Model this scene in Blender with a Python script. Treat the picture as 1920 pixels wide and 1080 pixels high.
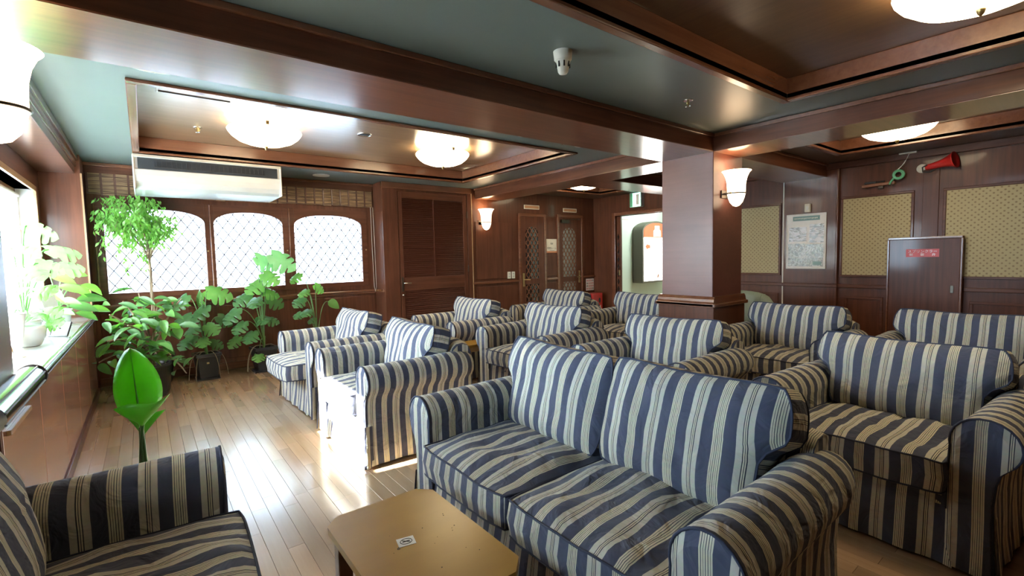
import bpy, bmesh, math, random
from math import sin, cos, pi, radians, sqrt, atan2
from mathutils import Vector, Matrix, noise

random.seed(7)
SC = bpy.context.scene
COL = SC.collection
for o in list(bpy.data.objects):
    bpy.data.objects.remove(o)

# ------------------------------------------------------------------ camera
EYE = Vector((0.0, 0.0, 1.32))
FPX = 887.7
YAW, PITCH, ROLL = radians(37.786), radians(3.757), radians(-1.26)
_fw = Vector((sin(YAW) * cos(PITCH), cos(YAW) * cos(PITCH), -sin(PITCH)))
_r = Vector((cos(YAW), -sin(YAW), 0))
_u = _r.cross(_fw)
CR = cos(ROLL) * _r + sin(ROLL) * _u
CU = -sin(ROLL) * _r + cos(ROLL) * _u
CF = _fw
cam = bpy.data.cameras.new('camera')
cam.sensor_width = 36
cam.lens = FPX / 1920 * 36
cam.clip_start = 0.02
camo = bpy.data.objects.new('camera', cam)
COL.objects.link(camo)
camo.matrix_world = Matrix(((CR.x, CU.x, -CF.x, EYE.x), (CR.y, CU.y, -CF.y, EYE.y), (CR.z, CU.z, -CF.z, EYE.z), (0, 0, 0, 1)))
SC.camera = camo


def at(px, py, Y):
    """The point of the place that stands at depth Y where the photograph shows it at px, py."""
    d = CR * ((px - 960) / FPX) - CU * ((py - 540) / FPX) + CF
    return EYE + d * (Y / d.y)


# ------------------------------------------------------------------ world, sun, window portals, exposure
W = bpy.data.worlds.new('sky')
SC.world = W
W.use_nodes = True
bg = W.node_tree.nodes['Background']
bg.inputs[0].default_value = (0.58, 0.78, 1.0, 1)
bg.inputs[1].default_value = 31.0

sun = bpy.data.lights.new('sun', 'SUN')
sun.energy = 80
sun.angle = radians(0.6)
sun.color = (1.0, 0.95, 0.86)
suno = bpy.data.objects.new('sun', sun)
COL.objects.link(suno)
suno.rotation_euler = Vector((1, -0.12, -0.585)).to_track_quat('-Z', 'Y').to_euler()
suno.location = (-6, 5, 6)


def portal(name, loc, direction, sx, sy):
    l = bpy.data.lights.new(name, 'AREA')
    l.shape = 'RECTANGLE'
    l.size, l.size_y = sx, sy
    l.cycles.is_portal = True
    o = bpy.data.objects.new(name, l)
    COL.objects.link(o)
    o.location = loc
    o.rotation_euler = Vector(direction).to_track_quat('-Z', 'Z').to_euler()


portal('daylight_portal', (-0.97, 4.55, 1.43), (1, 0, 0), 3.1, 1.3)
portal('daylight_portal', (-1.14, 1.62, 1.25), (1, 0, 0), 0.8, 0.95)
portal('daylight_portal', (1.1, 6.93, 1.5), (0, -1, 0), 3.2, 1.05)

vs = SC.view_settings
vs.view_transform = 'Standard'
vs.look = 'None'
vs.exposure = 0.75
vs.gamma = 1
vs.use_curve_mapping = False
SC.cycles.max_bounces = 10
SC.cycles.diffuse_bounces = 6
SC.cycles.transparent_max_bounces = 12
SC.cycles.caustics_reflective = False
SC.cycles.caustics_refractive = False
SC.cycles.sample_clamp_indirect = 6

# ------------------------------------------------------------------ materials
M = {}


def newmat(name):
    m = bpy.data.materials.new(name)
    m.use_nodes = True
    M[name] = m
    nt = m.node_tree
    return m, nt, nt.nodes['Principled BSDF']


def P(name, col, rough=0.5, metal=0.0, coat=0.0, spec=0.5, bump=0.0, bscale=40.0, coatr=0.1):
    m, nt, b = newmat(name)
    b.inputs['Base Color'].default_value = (*col, 1)
    b.inputs['Roughness'].default_value = rough
    b.inputs['Metallic'].default_value = metal
    b.inputs['Coat Weight'].default_value = coat
    b.inputs['Coat Roughness'].default_value = coatr
    b.inputs['Specular IOR Level'].default_value = spec
    # a little unevenness in tone so that no surface is perfectly flat
    tc = nt.nodes.new('ShaderNodeNewGeometry')
    nz = nt.nodes.new('ShaderNodeTexNoise')
    nz.inputs['Scale'].default_value = bscale
    nz.inputs['Detail'].default_value = 3
    nt.links.new(tc.outputs['Position'], nz.inputs['Vector'])
    mx = nt.nodes.new('ShaderNodeMix')
    mx.data_type = 'RGBA'
    mx.inputs['A'].default_value = (*[c * 0.92 for c in col], 1)
    mx.inputs['B'].default_value = (*[min(1, c * 1.08) for c in col], 1)
    nt.links.new(nz.outputs['Fac'], mx.inputs['Factor'])
    nt.links.new(mx.outputs['Result'], b.inputs['Base Color'])
    if bump:
        bp = nt.nodes.new('ShaderNodeBump')
        bp.inputs['Strength'].default_value = bump
        bp.inputs['Distance'].default_value = 0.004
        nt.links.new(nz.outputs['Fac'], bp.inputs['Height'])
        nt.links.new(bp.outputs['Normal'], b.inputs['Normal'])
    return m


def wood(name, c1, c2, axis='z', rough=0.3, coat=0.35, scale=1.0, coatr=0.12, bump=0.05, blotch=0.35):
    m, nt, b = newmat(name)
    L = nt.links.new
    geo = nt.nodes.new('ShaderNodeNewGeometry')
    mp = nt.nodes.new('ShaderNodeMapping')
    s = [26 * scale, 26 * scale, 26 * scale]
    s['xyz'.index(axis)] = 1.3 * scale
    mp.inputs['Scale'].default_value = s
    L(geo.outputs['Position'], mp.inputs['Vector'])
    n1 = nt.nodes.new('ShaderNodeTexNoise')
    n1.inputs['Scale'].default_value = 1.0
    n1.inputs['Detail'].default_value = 7
    n1.inputs['Roughness'].default_value = 0.62
    n1.inputs['Distortion'].default_value = 0.35
    L(mp.outputs['Vector'], n1.inputs['Vector'])
    n2 = nt.nodes.new('ShaderNodeTexNoise')
    n2.inputs['Scale'].default_value = 2.2
    n2.inputs['Detail'].default_value = 3
    L(geo.outputs['Position'], n2.inputs['Vector'])
    mixf = nt.nodes.new('ShaderNodeMix')
    mixf.inputs['Factor'].default_value = blotch
    L(n1.outputs['Fac'], mixf.inputs['A'])
    L(n2.outputs['Fac'], mixf.inputs['B'])
    cr = nt.nodes.new('ShaderNodeValToRGB')
    cr.color_ramp.elements[0].position = 0.3
    cr.color_ramp.elements[0].color = (*c1, 1)
    cr.color_ramp.elements[1].position = 0.72
    cr.color_ramp.elements[1].color = (*c2, 1)
    L(mixf.outputs['Result'], cr.inputs['Fac'])
    L(cr.outputs['Color'], b.inputs['Base Color'])
    b.inputs['Roughness'].default_value = rough
    b.inputs['Coat Weight'].default_value = coat
    b.inputs['Coat Roughness'].default_value = coatr
    bp = nt.nodes.new('ShaderNodeBump')
    bp.inputs['Strength'].default_value = bump
    bp.inputs['Distance'].default_value = 0.003
    L(n1.outputs['Fac'], bp.inputs['Height'])
    L(bp.outputs['Normal'], b.inputs['Normal'])
    return m


MAH1, MAH2 = (0.052, 0.017, 0.009), (0.135, 0.048, 0.024)
for ax in 'xyz':
    wood('mahogany_' + ax, MAH1, MAH2, ax, rough=0.38, coat=0.16, coatr=0.09)
    M['mahogany_' + ax].node_tree.nodes['Principled BSDF'].inputs['Specular IOR Level'].default_value = 0.2
wood('mahogany_trim', (0.10, 0.036, 0.018), (0.20, 0.078, 0.038), 'x', rough=0.25, coat=0.5)
wood('column_wood', (0.085, 0.027, 0.020), (0.16, 0.055, 0.04), 'y', rough=0.42, coat=0.1, coatr=0.22, blotch=0.6)
wood('beam_soffit', (0.12, 0.045, 0.026), (0.24, 0.10, 0.055), 'x', rough=0.3, coat=1.0, coatr=0.16, bump=0.08)
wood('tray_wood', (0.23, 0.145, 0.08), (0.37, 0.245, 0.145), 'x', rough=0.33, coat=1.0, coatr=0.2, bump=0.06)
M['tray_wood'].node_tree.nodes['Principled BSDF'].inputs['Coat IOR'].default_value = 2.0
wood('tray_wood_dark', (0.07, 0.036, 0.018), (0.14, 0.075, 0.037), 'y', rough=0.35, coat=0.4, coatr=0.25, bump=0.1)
wood('counter_wood', (0.31, 0.155, 0.10), (0.48, 0.265, 0.185), 'z', rough=0.22, coat=0.5, coatr=0.08, scale=0.6)
wood('pale_wood', (0.36, 0.22, 0.11), (0.52, 0.34, 0.18), 'y', rough=0.3, coat=0.3)
wood('table_wood', (0.27, 0.135, 0.016), (0.37, 0.195, 0.030), 'x', rough=0.33, coat=0.12, coatr=0.18, scale=0.5, blotch=0.7)
wood('table_leg', (0.16, 0.06, 0.025), (0.25, 0.10, 0.045), 'z', rough=0.35, coat=0.2)
wood('louver_wood', (0.055, 0.017, 0.010), (0.11, 0.035, 0.02), 'x', rough=0.35, coat=0.2)
for k in range(6):
    t = [0.86, 0.94, 1.0, 1.08, 0.90, 1.14][k]
    g = [1.0, 0.97, 1.02, 1.0, 1.04, 0.98][k]
    wood('plank_%d' % k, (0.39 * t, 0.25 * t * g, 0.145 * t * g), (0.51 * t, 0.345 * t * g, 0.215 * t * g), 'y', rough=0.26, coat=0.9, coatr=0.17, scale=0.8, bump=0.02)
    M['plank_%d' % k].node_tree.nodes['Principled BSDF'].inputs['Coat IOR'].default_value = 2.0

P('green_ceiling', (0.132, 0.173, 0.162), 0.4, coat=0.1, coatr=0.2, bscale=3)
P('brown_ceiling', (0.10, 0.065, 0.045), 0.4, bscale=3)
P('mint_wall', (0.62, 0.70, 0.63), 0.7, bscale=3)
P('white_plastic', (0.80, 0.82, 0.80), 0.35, bscale=8)
P('grey_plastic', (0.45, 0.46, 0.44), 0.4, bscale=8)
P('olive_metal', (0.11, 0.10, 0.075), 0.5, bscale=8)
P('ivory_plastic', (0.72, 0.70, 0.60), 0.4, bscale=8)
P('dark_grille', (0.010, 0.013, 0.017), 0.7, bscale=8)
P('dark_slot', (0.006, 0.006, 0.007), 0.6, bscale=8)
P('black_pot', (0.010, 0.010, 0.012), 0.35, bscale=12)
P('white_ceramic', (0.82, 0.85, 0.84), 0.2, coat=0.4, bscale=6)
P('plaster_grey', (0.52, 0.54, 0.56), 0.9, bscale=1)
P('asphalt', (0.30, 0.30, 0.29), 0.95, bscale=1)
P('soil', (0.05, 0.035, 0.025), 0.95, bump=0.8, bscale=120)
P('chrome', (0.72, 0.75, 0.76), 0.16, metal=1.0, bscale=30)
P('brass', (0.45, 0.33, 0.15), 0.3, metal=1.0, bscale=30)
P('dark_metal', (0.09, 0.075, 0.06), 0.35, metal=0.9, bscale=30)
P('lead', (0.09, 0.08, 0.08), 0.5, metal=0.5, bscale=30)
P('sill_stone', (0.56, 0.60, 0.58), 0.14, coat=0.3, bscale=14)
P('navy_piping', (0.030, 0.036, 0.065), 0.85, bscale=60)
P('red_paint', (0.42, 0.018, 0.016), 0.35, coat=0.2, bscale=20)
P('red_sign', (0.48, 0.035, 0.03), 0.4, bscale=20)
P('sign_white', (0.82, 0.82, 0.80), 0.35, bscale=20)
P('sign_cream', (0.74, 0.72, 0.62), 0.5, bscale=20)
P('sign_orange', (0.55, 0.22, 0.10), 0.45, bscale=20)
P('sign_teal', (0.13, 0.24, 0.22), 0.45, bscale=20)
P('ink', (0.02, 0.02, 0.022), 0.6, bscale=20)
P('green_tape', (0.12, 0.42, 0.24), 0.4, bscale=20)
P('cable_white', (0.72, 0.70, 0.62), 0.5, bscale=20)
P('black_rubber', (0.015, 0.015, 0.016), 0.55, bscale=20)
P('sage_vinyl', (0.30, 0.37, 0.29), 0.42, bscale=10)
P('door_glass_dark', (0.022, 0.016, 0.013), 0.06, coat=0.6, coatr=0.02, bscale=3)
P('door_glass_lit', (0.21, 0.20, 0.19), 0.25, coat=0.4, coatr=0.05, bscale=6)  # grey base stands in for the lit room behind the pane
P('plate_brass', (0.42, 0.24, 0.13), 0.35, metal=0.3, bscale=20)
P('bark', (0.24, 0.18, 0.12), 0.9, bump=0.6, bscale=60)
P('petiole_green', (0.10, 0.20, 0.06), 0.5, bscale=20)
P('dust_dark', (0.05, 0.03, 0.015), 0.9, bscale=20)


def leafmat(name, c1, c2, trans=0.35, rough=0.3):
    m, nt, b = newmat(name)
    L = nt.links.new
    g = nt.nodes.new('ShaderNodeNewGeometry')
    n = nt.nodes.new('ShaderNodeTexNoise')
    n.inputs['Scale'].default_value = 9
    L(g.outputs['Position'], n.inputs['Vector'])
    mx = nt.nodes.new('ShaderNodeMix')
    mx.data_type = 'RGBA'
    mx.inputs['A'].default_value = (*c1, 1)
    mx.inputs['B'].default_value = (*c2, 1)
    L(n.outputs['Fac'], mx.inputs['Factor'])
    L(mx.outputs['Result'], b.inputs['Base Color'])
    b.inputs['Roughness'].default_value = rough
    t = nt.nodes.new('ShaderNodeBsdfTranslucent')
    sc = nt.nodes.new('ShaderNodeMix')
    sc.data_type = 'RGBA'
    sc.blend_type = 'MULTIPLY'
    sc.inputs['Factor'].default_value = 1
    L(mx.outputs['Result'], sc.inputs['A'])
    sc.inputs['B'].default_value = (1.5, 1.7, 0.6, 1)
    L(sc.outputs['Result'], t.inputs['Color'])
    ms = nt.nodes.new('ShaderNodeMixShader')
    ms.inputs['Fac'].default_value = trans
    L(b.outputs[0], ms.inputs[1])
    L(t.outputs[0], ms.inputs[2])
    L(ms.outputs[0], nt.nodes['Material Output'].inputs['Surface'])
    return m


leafmat('canvas', (0.72, 0.70, 0.64), (0.78, 0.76, 0.70), 0.5, 0.9)
M['canvas'].node_tree.nodes['Mix.001'].inputs['B'].default_value = (0.85, 0.85, 0.85, 1)
leafmat('sheer', (0.80, 0.86, 0.92), (0.84, 0.90, 0.96), 0.75, 0.9)
M['sheer'].node_tree.nodes['Mix.001'].inputs['B'].default_value = (1, 1, 1, 1)
leafmat('leaf_deep', (0.05, 0.13, 0.05), (0.10, 0.23, 0.08), 0.42)
leafmat('leaf_mid', (0.10, 0.25, 0.07), (0.18, 0.38, 0.11), 0.48)
leafmat('leaf_ficus', (0.12, 0.28, 0.07), (0.22, 0.42, 0.12), 0.5, 0.4)
leafmat('leaf_banana', (0.11, 0.33, 0.03), (0.17, 0.44, 0.05), 0.45, 0.35)
leafmat('leaf_pale', (0.20, 0.38, 0.15), (0.32, 0.50, 0.24), 0.4)
M['leaf_pale'].node_tree.nodes['Mix.001'].inputs['B'].default_value = (0.9, 1.35, 0.85, 1)


def emis(name, col, strength, base=(0.8, 0.78, 0.7)):
    m, nt, b = newmat(name)
    b.inputs['Base Color'].default_value = (*base, 1)
    b.inputs['Emission Color'].default_value = (*col, 1)
    b.inputs['Emission Strength'].default_value = strength
    b.inputs['Roughness'].default_value = 0.3
    g = nt.nodes.new('ShaderNodeNewGeometry')
    n = nt.nodes.new('ShaderNodeTexNoise')
    n.inputs['Scale'].default_value = 7
    n.inputs['Detail'].default_value = 4
    nt.links.new(g.outputs['Position'], n.inputs['Vector'])
    mx = nt.nodes.new('ShaderNodeMix')
    mx.data_type = 'RGBA'
    mx.inputs['A'].default_value = (*[c * 0.8 for c in col], 1)
    mx.inputs['B'].default_value = (*col, 1)
    nt.links.new(n.outputs['Fac'], mx.inputs['Factor'])
    nt.links.new(mx.outputs['Result'], b.inputs['Emission Color'])
    return m


emis('lamp_glass', (1.0, 0.81, 0.52), 12.0)
emis('sconce_glass', (1.0, 0.74, 0.48), 4.5)
emis('lightbox_face', (1.0, 0.97, 0.92), 5.0)
emis('lightbox_red', (0.75, 0.12, 0.05), 1.6, (0.4, 0.05, 0.03))
emis('exit_face', (0.35, 1.0, 0.72), 3.0)
emis('corridor_fill_lamp', (0.9, 1.0, 0.92), 9.0)  # glow of the unseen lamp added in the corridor


def clearglass():
    m, nt, b = newmat('window_glass')
    tr = nt.nodes.new('ShaderNodeBsdfTransparent')
    tr.inputs['Color'].default_value = (0.97, 0.985, 0.98, 1)
    gl = nt.nodes.new('ShaderNodeBsdfGlossy')
    gl.inputs['Roughness'].default_value = 0.03
    fr = nt.nodes.new('ShaderNodeFresnel')
    fr.inputs['IOR'].default_value = 1.35
    ms = nt.nodes.new('ShaderNodeMixShader')
    nt.links.new(fr.outputs[0], ms.inputs['Fac'])
    nt.links.new(tr.outputs[0], ms.inputs[1])
    nt.links.new(gl.outputs[0], ms.inputs[2])
    nt.links.new(ms.outputs[0], nt.nodes['Material Output'].inputs['Surface'])
    nt.nodes.remove(b)


clearglass()


def stripes():
    m, nt, b = newmat('striped_fabric')
    L = nt.links.new
    uv = nt.nodes.new('ShaderNodeUVMap')
    uv.uv_map = 'UVMap'
    sep = nt.nodes.new('ShaderNodeSeparateXYZ')
    nz = nt.nodes.new('ShaderNodeTexNoise')
    nz.inputs['Scale'].default_value = 3.5
    nz.inputs['Detail'].default_value = 1
    L(uv.outputs[0], nz.inputs['Vector'])
    L(uv.outputs[0], sep.inputs[0])
    a = nt.nodes.new('ShaderNodeMath')
    a.operation = 'MULTIPLY_ADD'
    L(nz.outputs['Fac'], a.inputs[0])
    a.inputs[1].default_value = 0.008
    L(sep.outputs[0], a.inputs[2])
    segs = [('n', 5.1)]
    for i in range(6):
        segs.append(('c', 0.58))
        if i < 5:
            segs.append(('d', 0.22))
    segs += [('n', 5.1), ('b', 2.3), ('d', 0.36), ('c', 0.46), ('d', 0.26), ('c', 0.46), ('d', 0.36), ('b', 2.3)]
    tot = sum(w for _, w in segs)
    dv = nt.nodes.new('ShaderNodeMath')
    dv.operation = 'DIVIDE'
    dv.inputs[1].default_value = tot * 0.79 / 100
    L(a.outputs[0], dv.inputs[0])
    fr = nt.nodes.new('ShaderNodeMath')
    fr.operation = 'FRACT'
    L(dv.outputs[0], fr.inputs[0])
    cr = nt.nodes.new('ShaderNodeValToRGB')
    r = cr.color_ramp
    r.interpolation = 'CONSTANT'
    C = {'n': (0.064, 0.072, 0.112, 1), 'd': (0.048, 0.05, 0.07, 1), 'c': (0.68, 0.635, 0.47, 1), 'b': (0.585, 0.56, 0.465, 1)}
    pos = 0
    for i, (c, w) in enumerate(segs):
        e = r.elements[i] if i < 2 else r.elements.new(min(0.999, pos / tot))
        e.position = pos / tot
        e.color = C[c]
        pos += w
    L(fr.outputs[0], cr.inputs['Fac'])
    # faint weave mottling
    wn = nt.nodes.new('ShaderNodeTexNoise')
    wn.inputs['Scale'].default_value = 55
    wn.inputs['Detail'].default_value = 4
    L(uv.outputs[0], wn.inputs['Vector'])
    mx = nt.nodes.new('ShaderNodeMix')
    mx.data_type = 'RGBA'
    mx.blend_type = 'MULTIPLY'
    mx.inputs['Factor'].default_value = 0.25
    L(cr.outputs['Color'], mx.inputs['A'])
    L(wn.outputs['Color'], mx.inputs['B'])
    hs = nt.nodes.new('ShaderNodeHueSaturation')
    hs.inputs['Saturation'].default_value = 1.0
    hs.inputs['Value'].default_value = 1.1
    L(mx.outputs['Result'], hs.inputs['Color'])
    L(hs.outputs['Color'], b.inputs['Base Color'])
    b.inputs['Roughness'].default_value = 0.85
    b.inputs['Sheen Weight'].default_value = 0.12
    b.inputs['Specular IOR Level'].default_value = 0.25
    # soft creases
    g = nt.nodes.new('ShaderNodeNewGeometry')
    cn = nt.nodes.new('ShaderNodeTexNoise')
    cn.inputs['Scale'].default_value = 9
    cn.inputs['Detail'].default_value = 3
    cn.inputs['Distortion'].default_value = 1.2
    L(g.outputs['Position'], cn.inputs['Vector'])
    bp = nt.nodes.new('ShaderNodeBump')
    bp.inputs['Strength'].default_value = 0.8
    bp.inputs['Distance'].default_value = 0.025
    L(cn.outputs['Fac'], bp.inputs['Height'])
    L(bp.outputs['Normal'], b.inputs['Normal'])


stripes()


def dotted():
    m, nt, b = newmat('dotted_fabric')
    L = nt.links.new
    g = nt.nodes.new('ShaderNodeNewGeometry')
    mp = nt.nodes.new('ShaderNodeMapping')
    mp.inputs['Rotation'].default_value = (radians(45), 0, 0)
    mp.inputs['Scale'].default_value = (0, 26, 26)
    L(g.outputs['Position'], mp.inputs['Vector'])
    v = nt.nodes.new('ShaderNodeTexVoronoi')
    v.inputs['Scale'].default_value = 1
    v.inputs['Randomness'].default_value = 0.12
    L(mp.outputs['Vector'], v.inputs['Vector'])
    cr = nt.nodes.new('ShaderNodeValToRGB')
    cr.color_ramp.elements[0].position = 0.16
    cr.color_ramp.elements[0].color = (0.24, 0.18, 0.10, 1)
    cr.color_ramp.elements[1].position = 0.30
    cr.color_ramp.elements[1].color = (0.44, 0.37, 0.21, 1)
    L(v.outputs['Distance'], cr.inputs['Fac'])
    L(cr.outputs['Color'], b.inputs['Base Color'])
    b.inputs['Roughness'].default_value = 0.9


dotted()


def bamboo():
    m, nt, b = newmat('bamboo')
    L = nt.links.new
    g = nt.nodes.new('ShaderNodeNewGeometry')
    mp = nt.nodes.new('ShaderNodeMapping')
    mp.inputs['Scale'].default_value = (6, 1, 130)
    L(g.outputs['Position'], mp.inputs['Vector'])
    n = nt.nodes.new('ShaderNodeTexNoise')
    n.inputs['Scale'].default_value = 1
    n.inputs['Detail'].default_value = 3
    L(mp.outputs['Vector'], n.inputs['Vector'])
    cr = nt.nodes.new('ShaderNodeValToRGB')
    cr.color_ramp.elements[0].position = 0.35
    cr.color_ramp.elements[0].color = (0.085, 0.045, 0.02, 1)
    cr.color_ramp.elements[1].position = 0.68
    cr.color_ramp.elements[1].color = (0.34, 0.205, 0.098, 1)
    L(n.outputs['Fac'], cr.inputs['Fac'])
    L(cr.outputs['Color'], b.inputs['Base Color'])
    b.inputs['Roughness'].default_value = 0.6


bamboo()


def snapshot(name, dark, light, sc, stretch=(1, 1, 1)):
    m, nt, b = newmat(name)
    L = nt.links.new
    g = nt.nodes.new('ShaderNodeNewGeometry')
    mp = nt.nodes.new('ShaderNodeMapping')
    mp.inputs['Scale'].default_value = stretch
    L(g.outputs['Position'], mp.inputs['Vector'])
    n = nt.nodes.new('ShaderNodeTexNoise')
    n.inputs['Scale'].default_value = sc
    n.inputs['Detail'].default_value = 5
    n.inputs['Distortion'].default_value = 1.5
    L(mp.outputs['Vector'], n.inputs['Vector'])
    cr = nt.nodes.new('ShaderNodeValToRGB')
    cr.color_ramp.elements[0].position = 0.42
    cr.color_ramp.elements[0].color = (*dark, 1)
    cr.color_ramp.elements[1].position = 0.56
    cr.color_ramp.elements[1].color = (*light, 1)
    L(n.outputs['Fac'], cr.inputs['Fac'])
    L(cr.outputs['Color'], b.inputs['Base Color'])
    b.inputs['Roughness'].default_value = 0.25


snapshot('photo_snow', (0.06, 0.06, 0.07), (0.78, 0.82, 0.88), 9, (1, 1, 2.5))
snapshot('photo_grove', (0.06, 0.07, 0.06), (0.55, 0.60, 0.58), 30)


# ------------------------------------------------------------------ mesh helpers
class MB:
    def __init__(s):
        s.v, s.f, s.uv, s.sm = [], [], [], []

    def add(s, verts, faces, uvs=None, smooth=False):
        n = len(s.v)
        s.v += [tuple(p) for p in verts]
        for i, f in enumerate(faces):
            s.f.append([k + n for k in f])
            s.uv.append(uvs[i] if uvs else None)
            s.sm.append(smooth)
        return s

    def box(s, x0, x1, y0, y1, z0, z1):
        v = [(x, y, z) for z in (z0, z1) for y in (y0, y1) for x in (x0, x1)]
        return s.add(v, [(0, 2, 3, 1), (4, 5, 7, 6), (0, 1, 5, 4), (2, 6, 7, 3), (0, 4, 6, 2), (1, 3, 7, 5)])

    def prism(s, poly, a0, a1, axis='y', smooth=False):
        """poly in the plane across axis: axis y -> (x,z), x -> (y,z), z -> (x,y)."""
        def p(q, a):
            return {'y': (q[0], a, q[1]), 'x': (a, q[0], q[1]), 'z': (q[0], q[1], a)}[axis]
        n = len(poly)
        v = [p(q, a0) for q in poly] + [p(q, a1) for q in poly]
        f = [list(range(n)), list(range(2 * n - 1, n - 1, -1))]
        s.add(v, f)
        s.add(v, [(i, (i + 1) % n, n + (i + 1) % n, n + i) for i in range(n)], smooth=smooth)
        return s

    def tube(s, pts, r, n=8, closed=False):
        pts = [Vector(p) for p in pts]
        N = len(pts)
        rs = r if isinstance(r, (list, tuple)) else [r] * N
        ring = []
        up = None
        for i, p in enumerate(pts):
            if closed:
                d = pts[(i + 1) % N] - pts[i - 1]
            else:
                d = pts[min(i + 1, N - 1)] - pts[max(i - 1, 0)]
            if d.length < 1e-9:
                d = Vector((0, 0, 1))
            d.normalize()
            if up is None:
                up = Vector((0, 0, 1)) if abs(d.z) < 0.9 else Vector((1, 0, 0))
            a = d.cross(up)
            if a.length < 1e-6:
                a = d.orthogonal()
            a.normalize()
            b = a.cross(d).normalized()
            up = b
            ring.append([p + (a * cos(2 * pi * k / n) + b * sin(2 * pi * k / n)) * rs[i] for k in range(n)])
        v = [q for rg in ring for q in rg]
        f = []
        M_ = N if closed else N - 1
        for i in range(M_):
            j = (i + 1) % N
            for k in range(n):
                f.append((i * n + k, i * n + (k + 1) % n, j * n + (k + 1) % n, j * n + k))
        s.add(v, f, smooth=True)
        if not closed:
            s.add(ring[0], [list(range(n - 1, -1, -1))])
            s.add(ring[-1], [list(range(n))])
        return s

    def lathe(s, prof, n=24, c=(0, 0, 0), cap=True, wob=None):
        v, f = [], []
        for i, (r, z) in enumerate(prof):
            for k in range(n):
                a = 2 * pi * k / n
                rr = r * (wob(a, i) if wob else 1)
                v.append((c[0] + rr * cos(a), c[1] + rr * sin(a), c[2] + z))
        for i in range(len(prof) - 1):
            for k in range(n):
                f.append((i * n + k, i * n + (k + 1) % n, (i + 1) * n + (k + 1) % n, (i + 1) * n + k))
        s.add(v, f, smooth=True)
        if cap:
            L = len(prof) - 1
            s.add(v[:n], [list(range(n - 1, -1, -1))])
            s.add(v[L * n:], [list(range(n))])
        return s

    def grid(s, fn, nu, nv, uvfn=None, flip=False):
        v = [fn(i / nu, j / nv) for j in range(nv + 1) for i in range(nu + 1)]
        f, u = [], []
        for j in range(nv):
            for i in range(nu):
                a = j * (nu + 1) + i
                q = [(i, j), (i + 1, j), (i + 1, j + 1), (i, j + 1)]
                ids = [a, a + 1, a + nu + 2, a + nu + 1]
                if flip:
                    q.reverse()
                    ids.reverse()
                f.append(ids)
                if uvfn:
                    u.append([uvfn(x / nu, y / nv) for x, y in q])
        s.add(v, f, u if uvfn else None, smooth=True)
        return s

    def mesh(s, name, mat):
        me = bpy.data.meshes.new(name)
        me.from_pydata(s.v, [], s.f)
        me.polygons.foreach_set('use_smooth', s.sm)
        if any(u is not None for u in s.uv):
            l = me.uv_layers.new(name='UVMap')
            flat = []
            for fc, u in zip(s.f, s.uv):
                for k in range(len(fc)):
                    flat += list(u[k]) if u else [0.0, 0.0]
            l.data.foreach_set('uv', flat)
        if mat:
            me.materials.append(M[mat] if isinstance(mat, str) else mat)
        return me

    def build(s, name, mat, parent=None, bevel=0.0, kind=None, loc=None):
        o = bpy.data.objects.new(name, s.mesh(name, mat))
        COL.objects.link(o)
        if parent is not None:
            o.parent = parent
        if loc is not None:
            o.location = loc
        if bevel:
            b = o.modifiers.new('bevel', 'BEVEL')
            b.width = bevel
            b.segments = 2
            b.limit_method = 'ANGLE'
            b.harden_normals = False
        if kind:
            o['kind'] = kind
        return o


def empty(name, loc=(0, 0, 0), rz=0.0):
    o = bpy.data.objects.new(name, None)
    o.empty_display_size = 0.1
    COL.objects.link(o)
    o.location = loc
    o.rotation_euler = (0, 0, rz)
    return o


def tag(o, label, cat, group=None):
    o['label'] = label
    o['category'] = cat
    if group:
        o['group'] = group
    return o


def thing(name, label, cat, loc=(0, 0, 0), rz=0.0, group=None):
    return tag(empty(name, loc, rz), label, cat, group)


def struct(o, label=None):
    o['kind'] = 'structure'
    if label:
        o['label'] = label
    return o


def link(name, mesh, parent, matrix):
    o = bpy.data.objects.new(name, mesh)
    COL.objects.link(o)
    o.parent = parent
    o.matrix_local = matrix
    return o


def frame_matrix(pos, xdir, ydir):
    """x along xdir, y close to ydir."""
    x = Vector(xdir).normalized()
    z = x.cross(Vector(ydir))
    if z.length < 1e-6:
        z = x.orthogonal()
    z.normalize()
    y = z.cross(x)
    return Matrix(((x.x, y.x, z.x, pos[0]), (x.y, y.y, z.y, pos[1]), (x.z, y.z, z.z, pos[2]), (0, 0, 0, 1)))


def lettering(name, text, size, mat, parent, matrix, align='CENTER', extrude=0.0006):
    c = bpy.data.curves.new(name, 'FONT')
    c.body = text
    c.size = size
    c.align_x = align
    c.align_y = 'CENTER'
    c.extrude = extrude
    t = bpy.data.objects.new(name + '_curve', c)
    COL.objects.link(t)
    dg = bpy.context.evaluated_depsgraph_get()
    me = bpy.data.meshes.new_from_object(t.evaluated_get(dg))
    bpy.data.objects.remove(t)
    bpy.data.curves.remove(c)
    me.materials.clear()
    me.materials.append(M[mat])
    return link(name, me, parent, matrix)


def NZ(x, y, z):
    return noise.noise(Vector((x, y, z)))

# ------------------------------------------------------------------ the setting
XL, XR, YB, YD, ZC, ZB = -0.444, 7.05, 6.78, 6.40, 2.42, 2.26
PW = 0.0735
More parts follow.
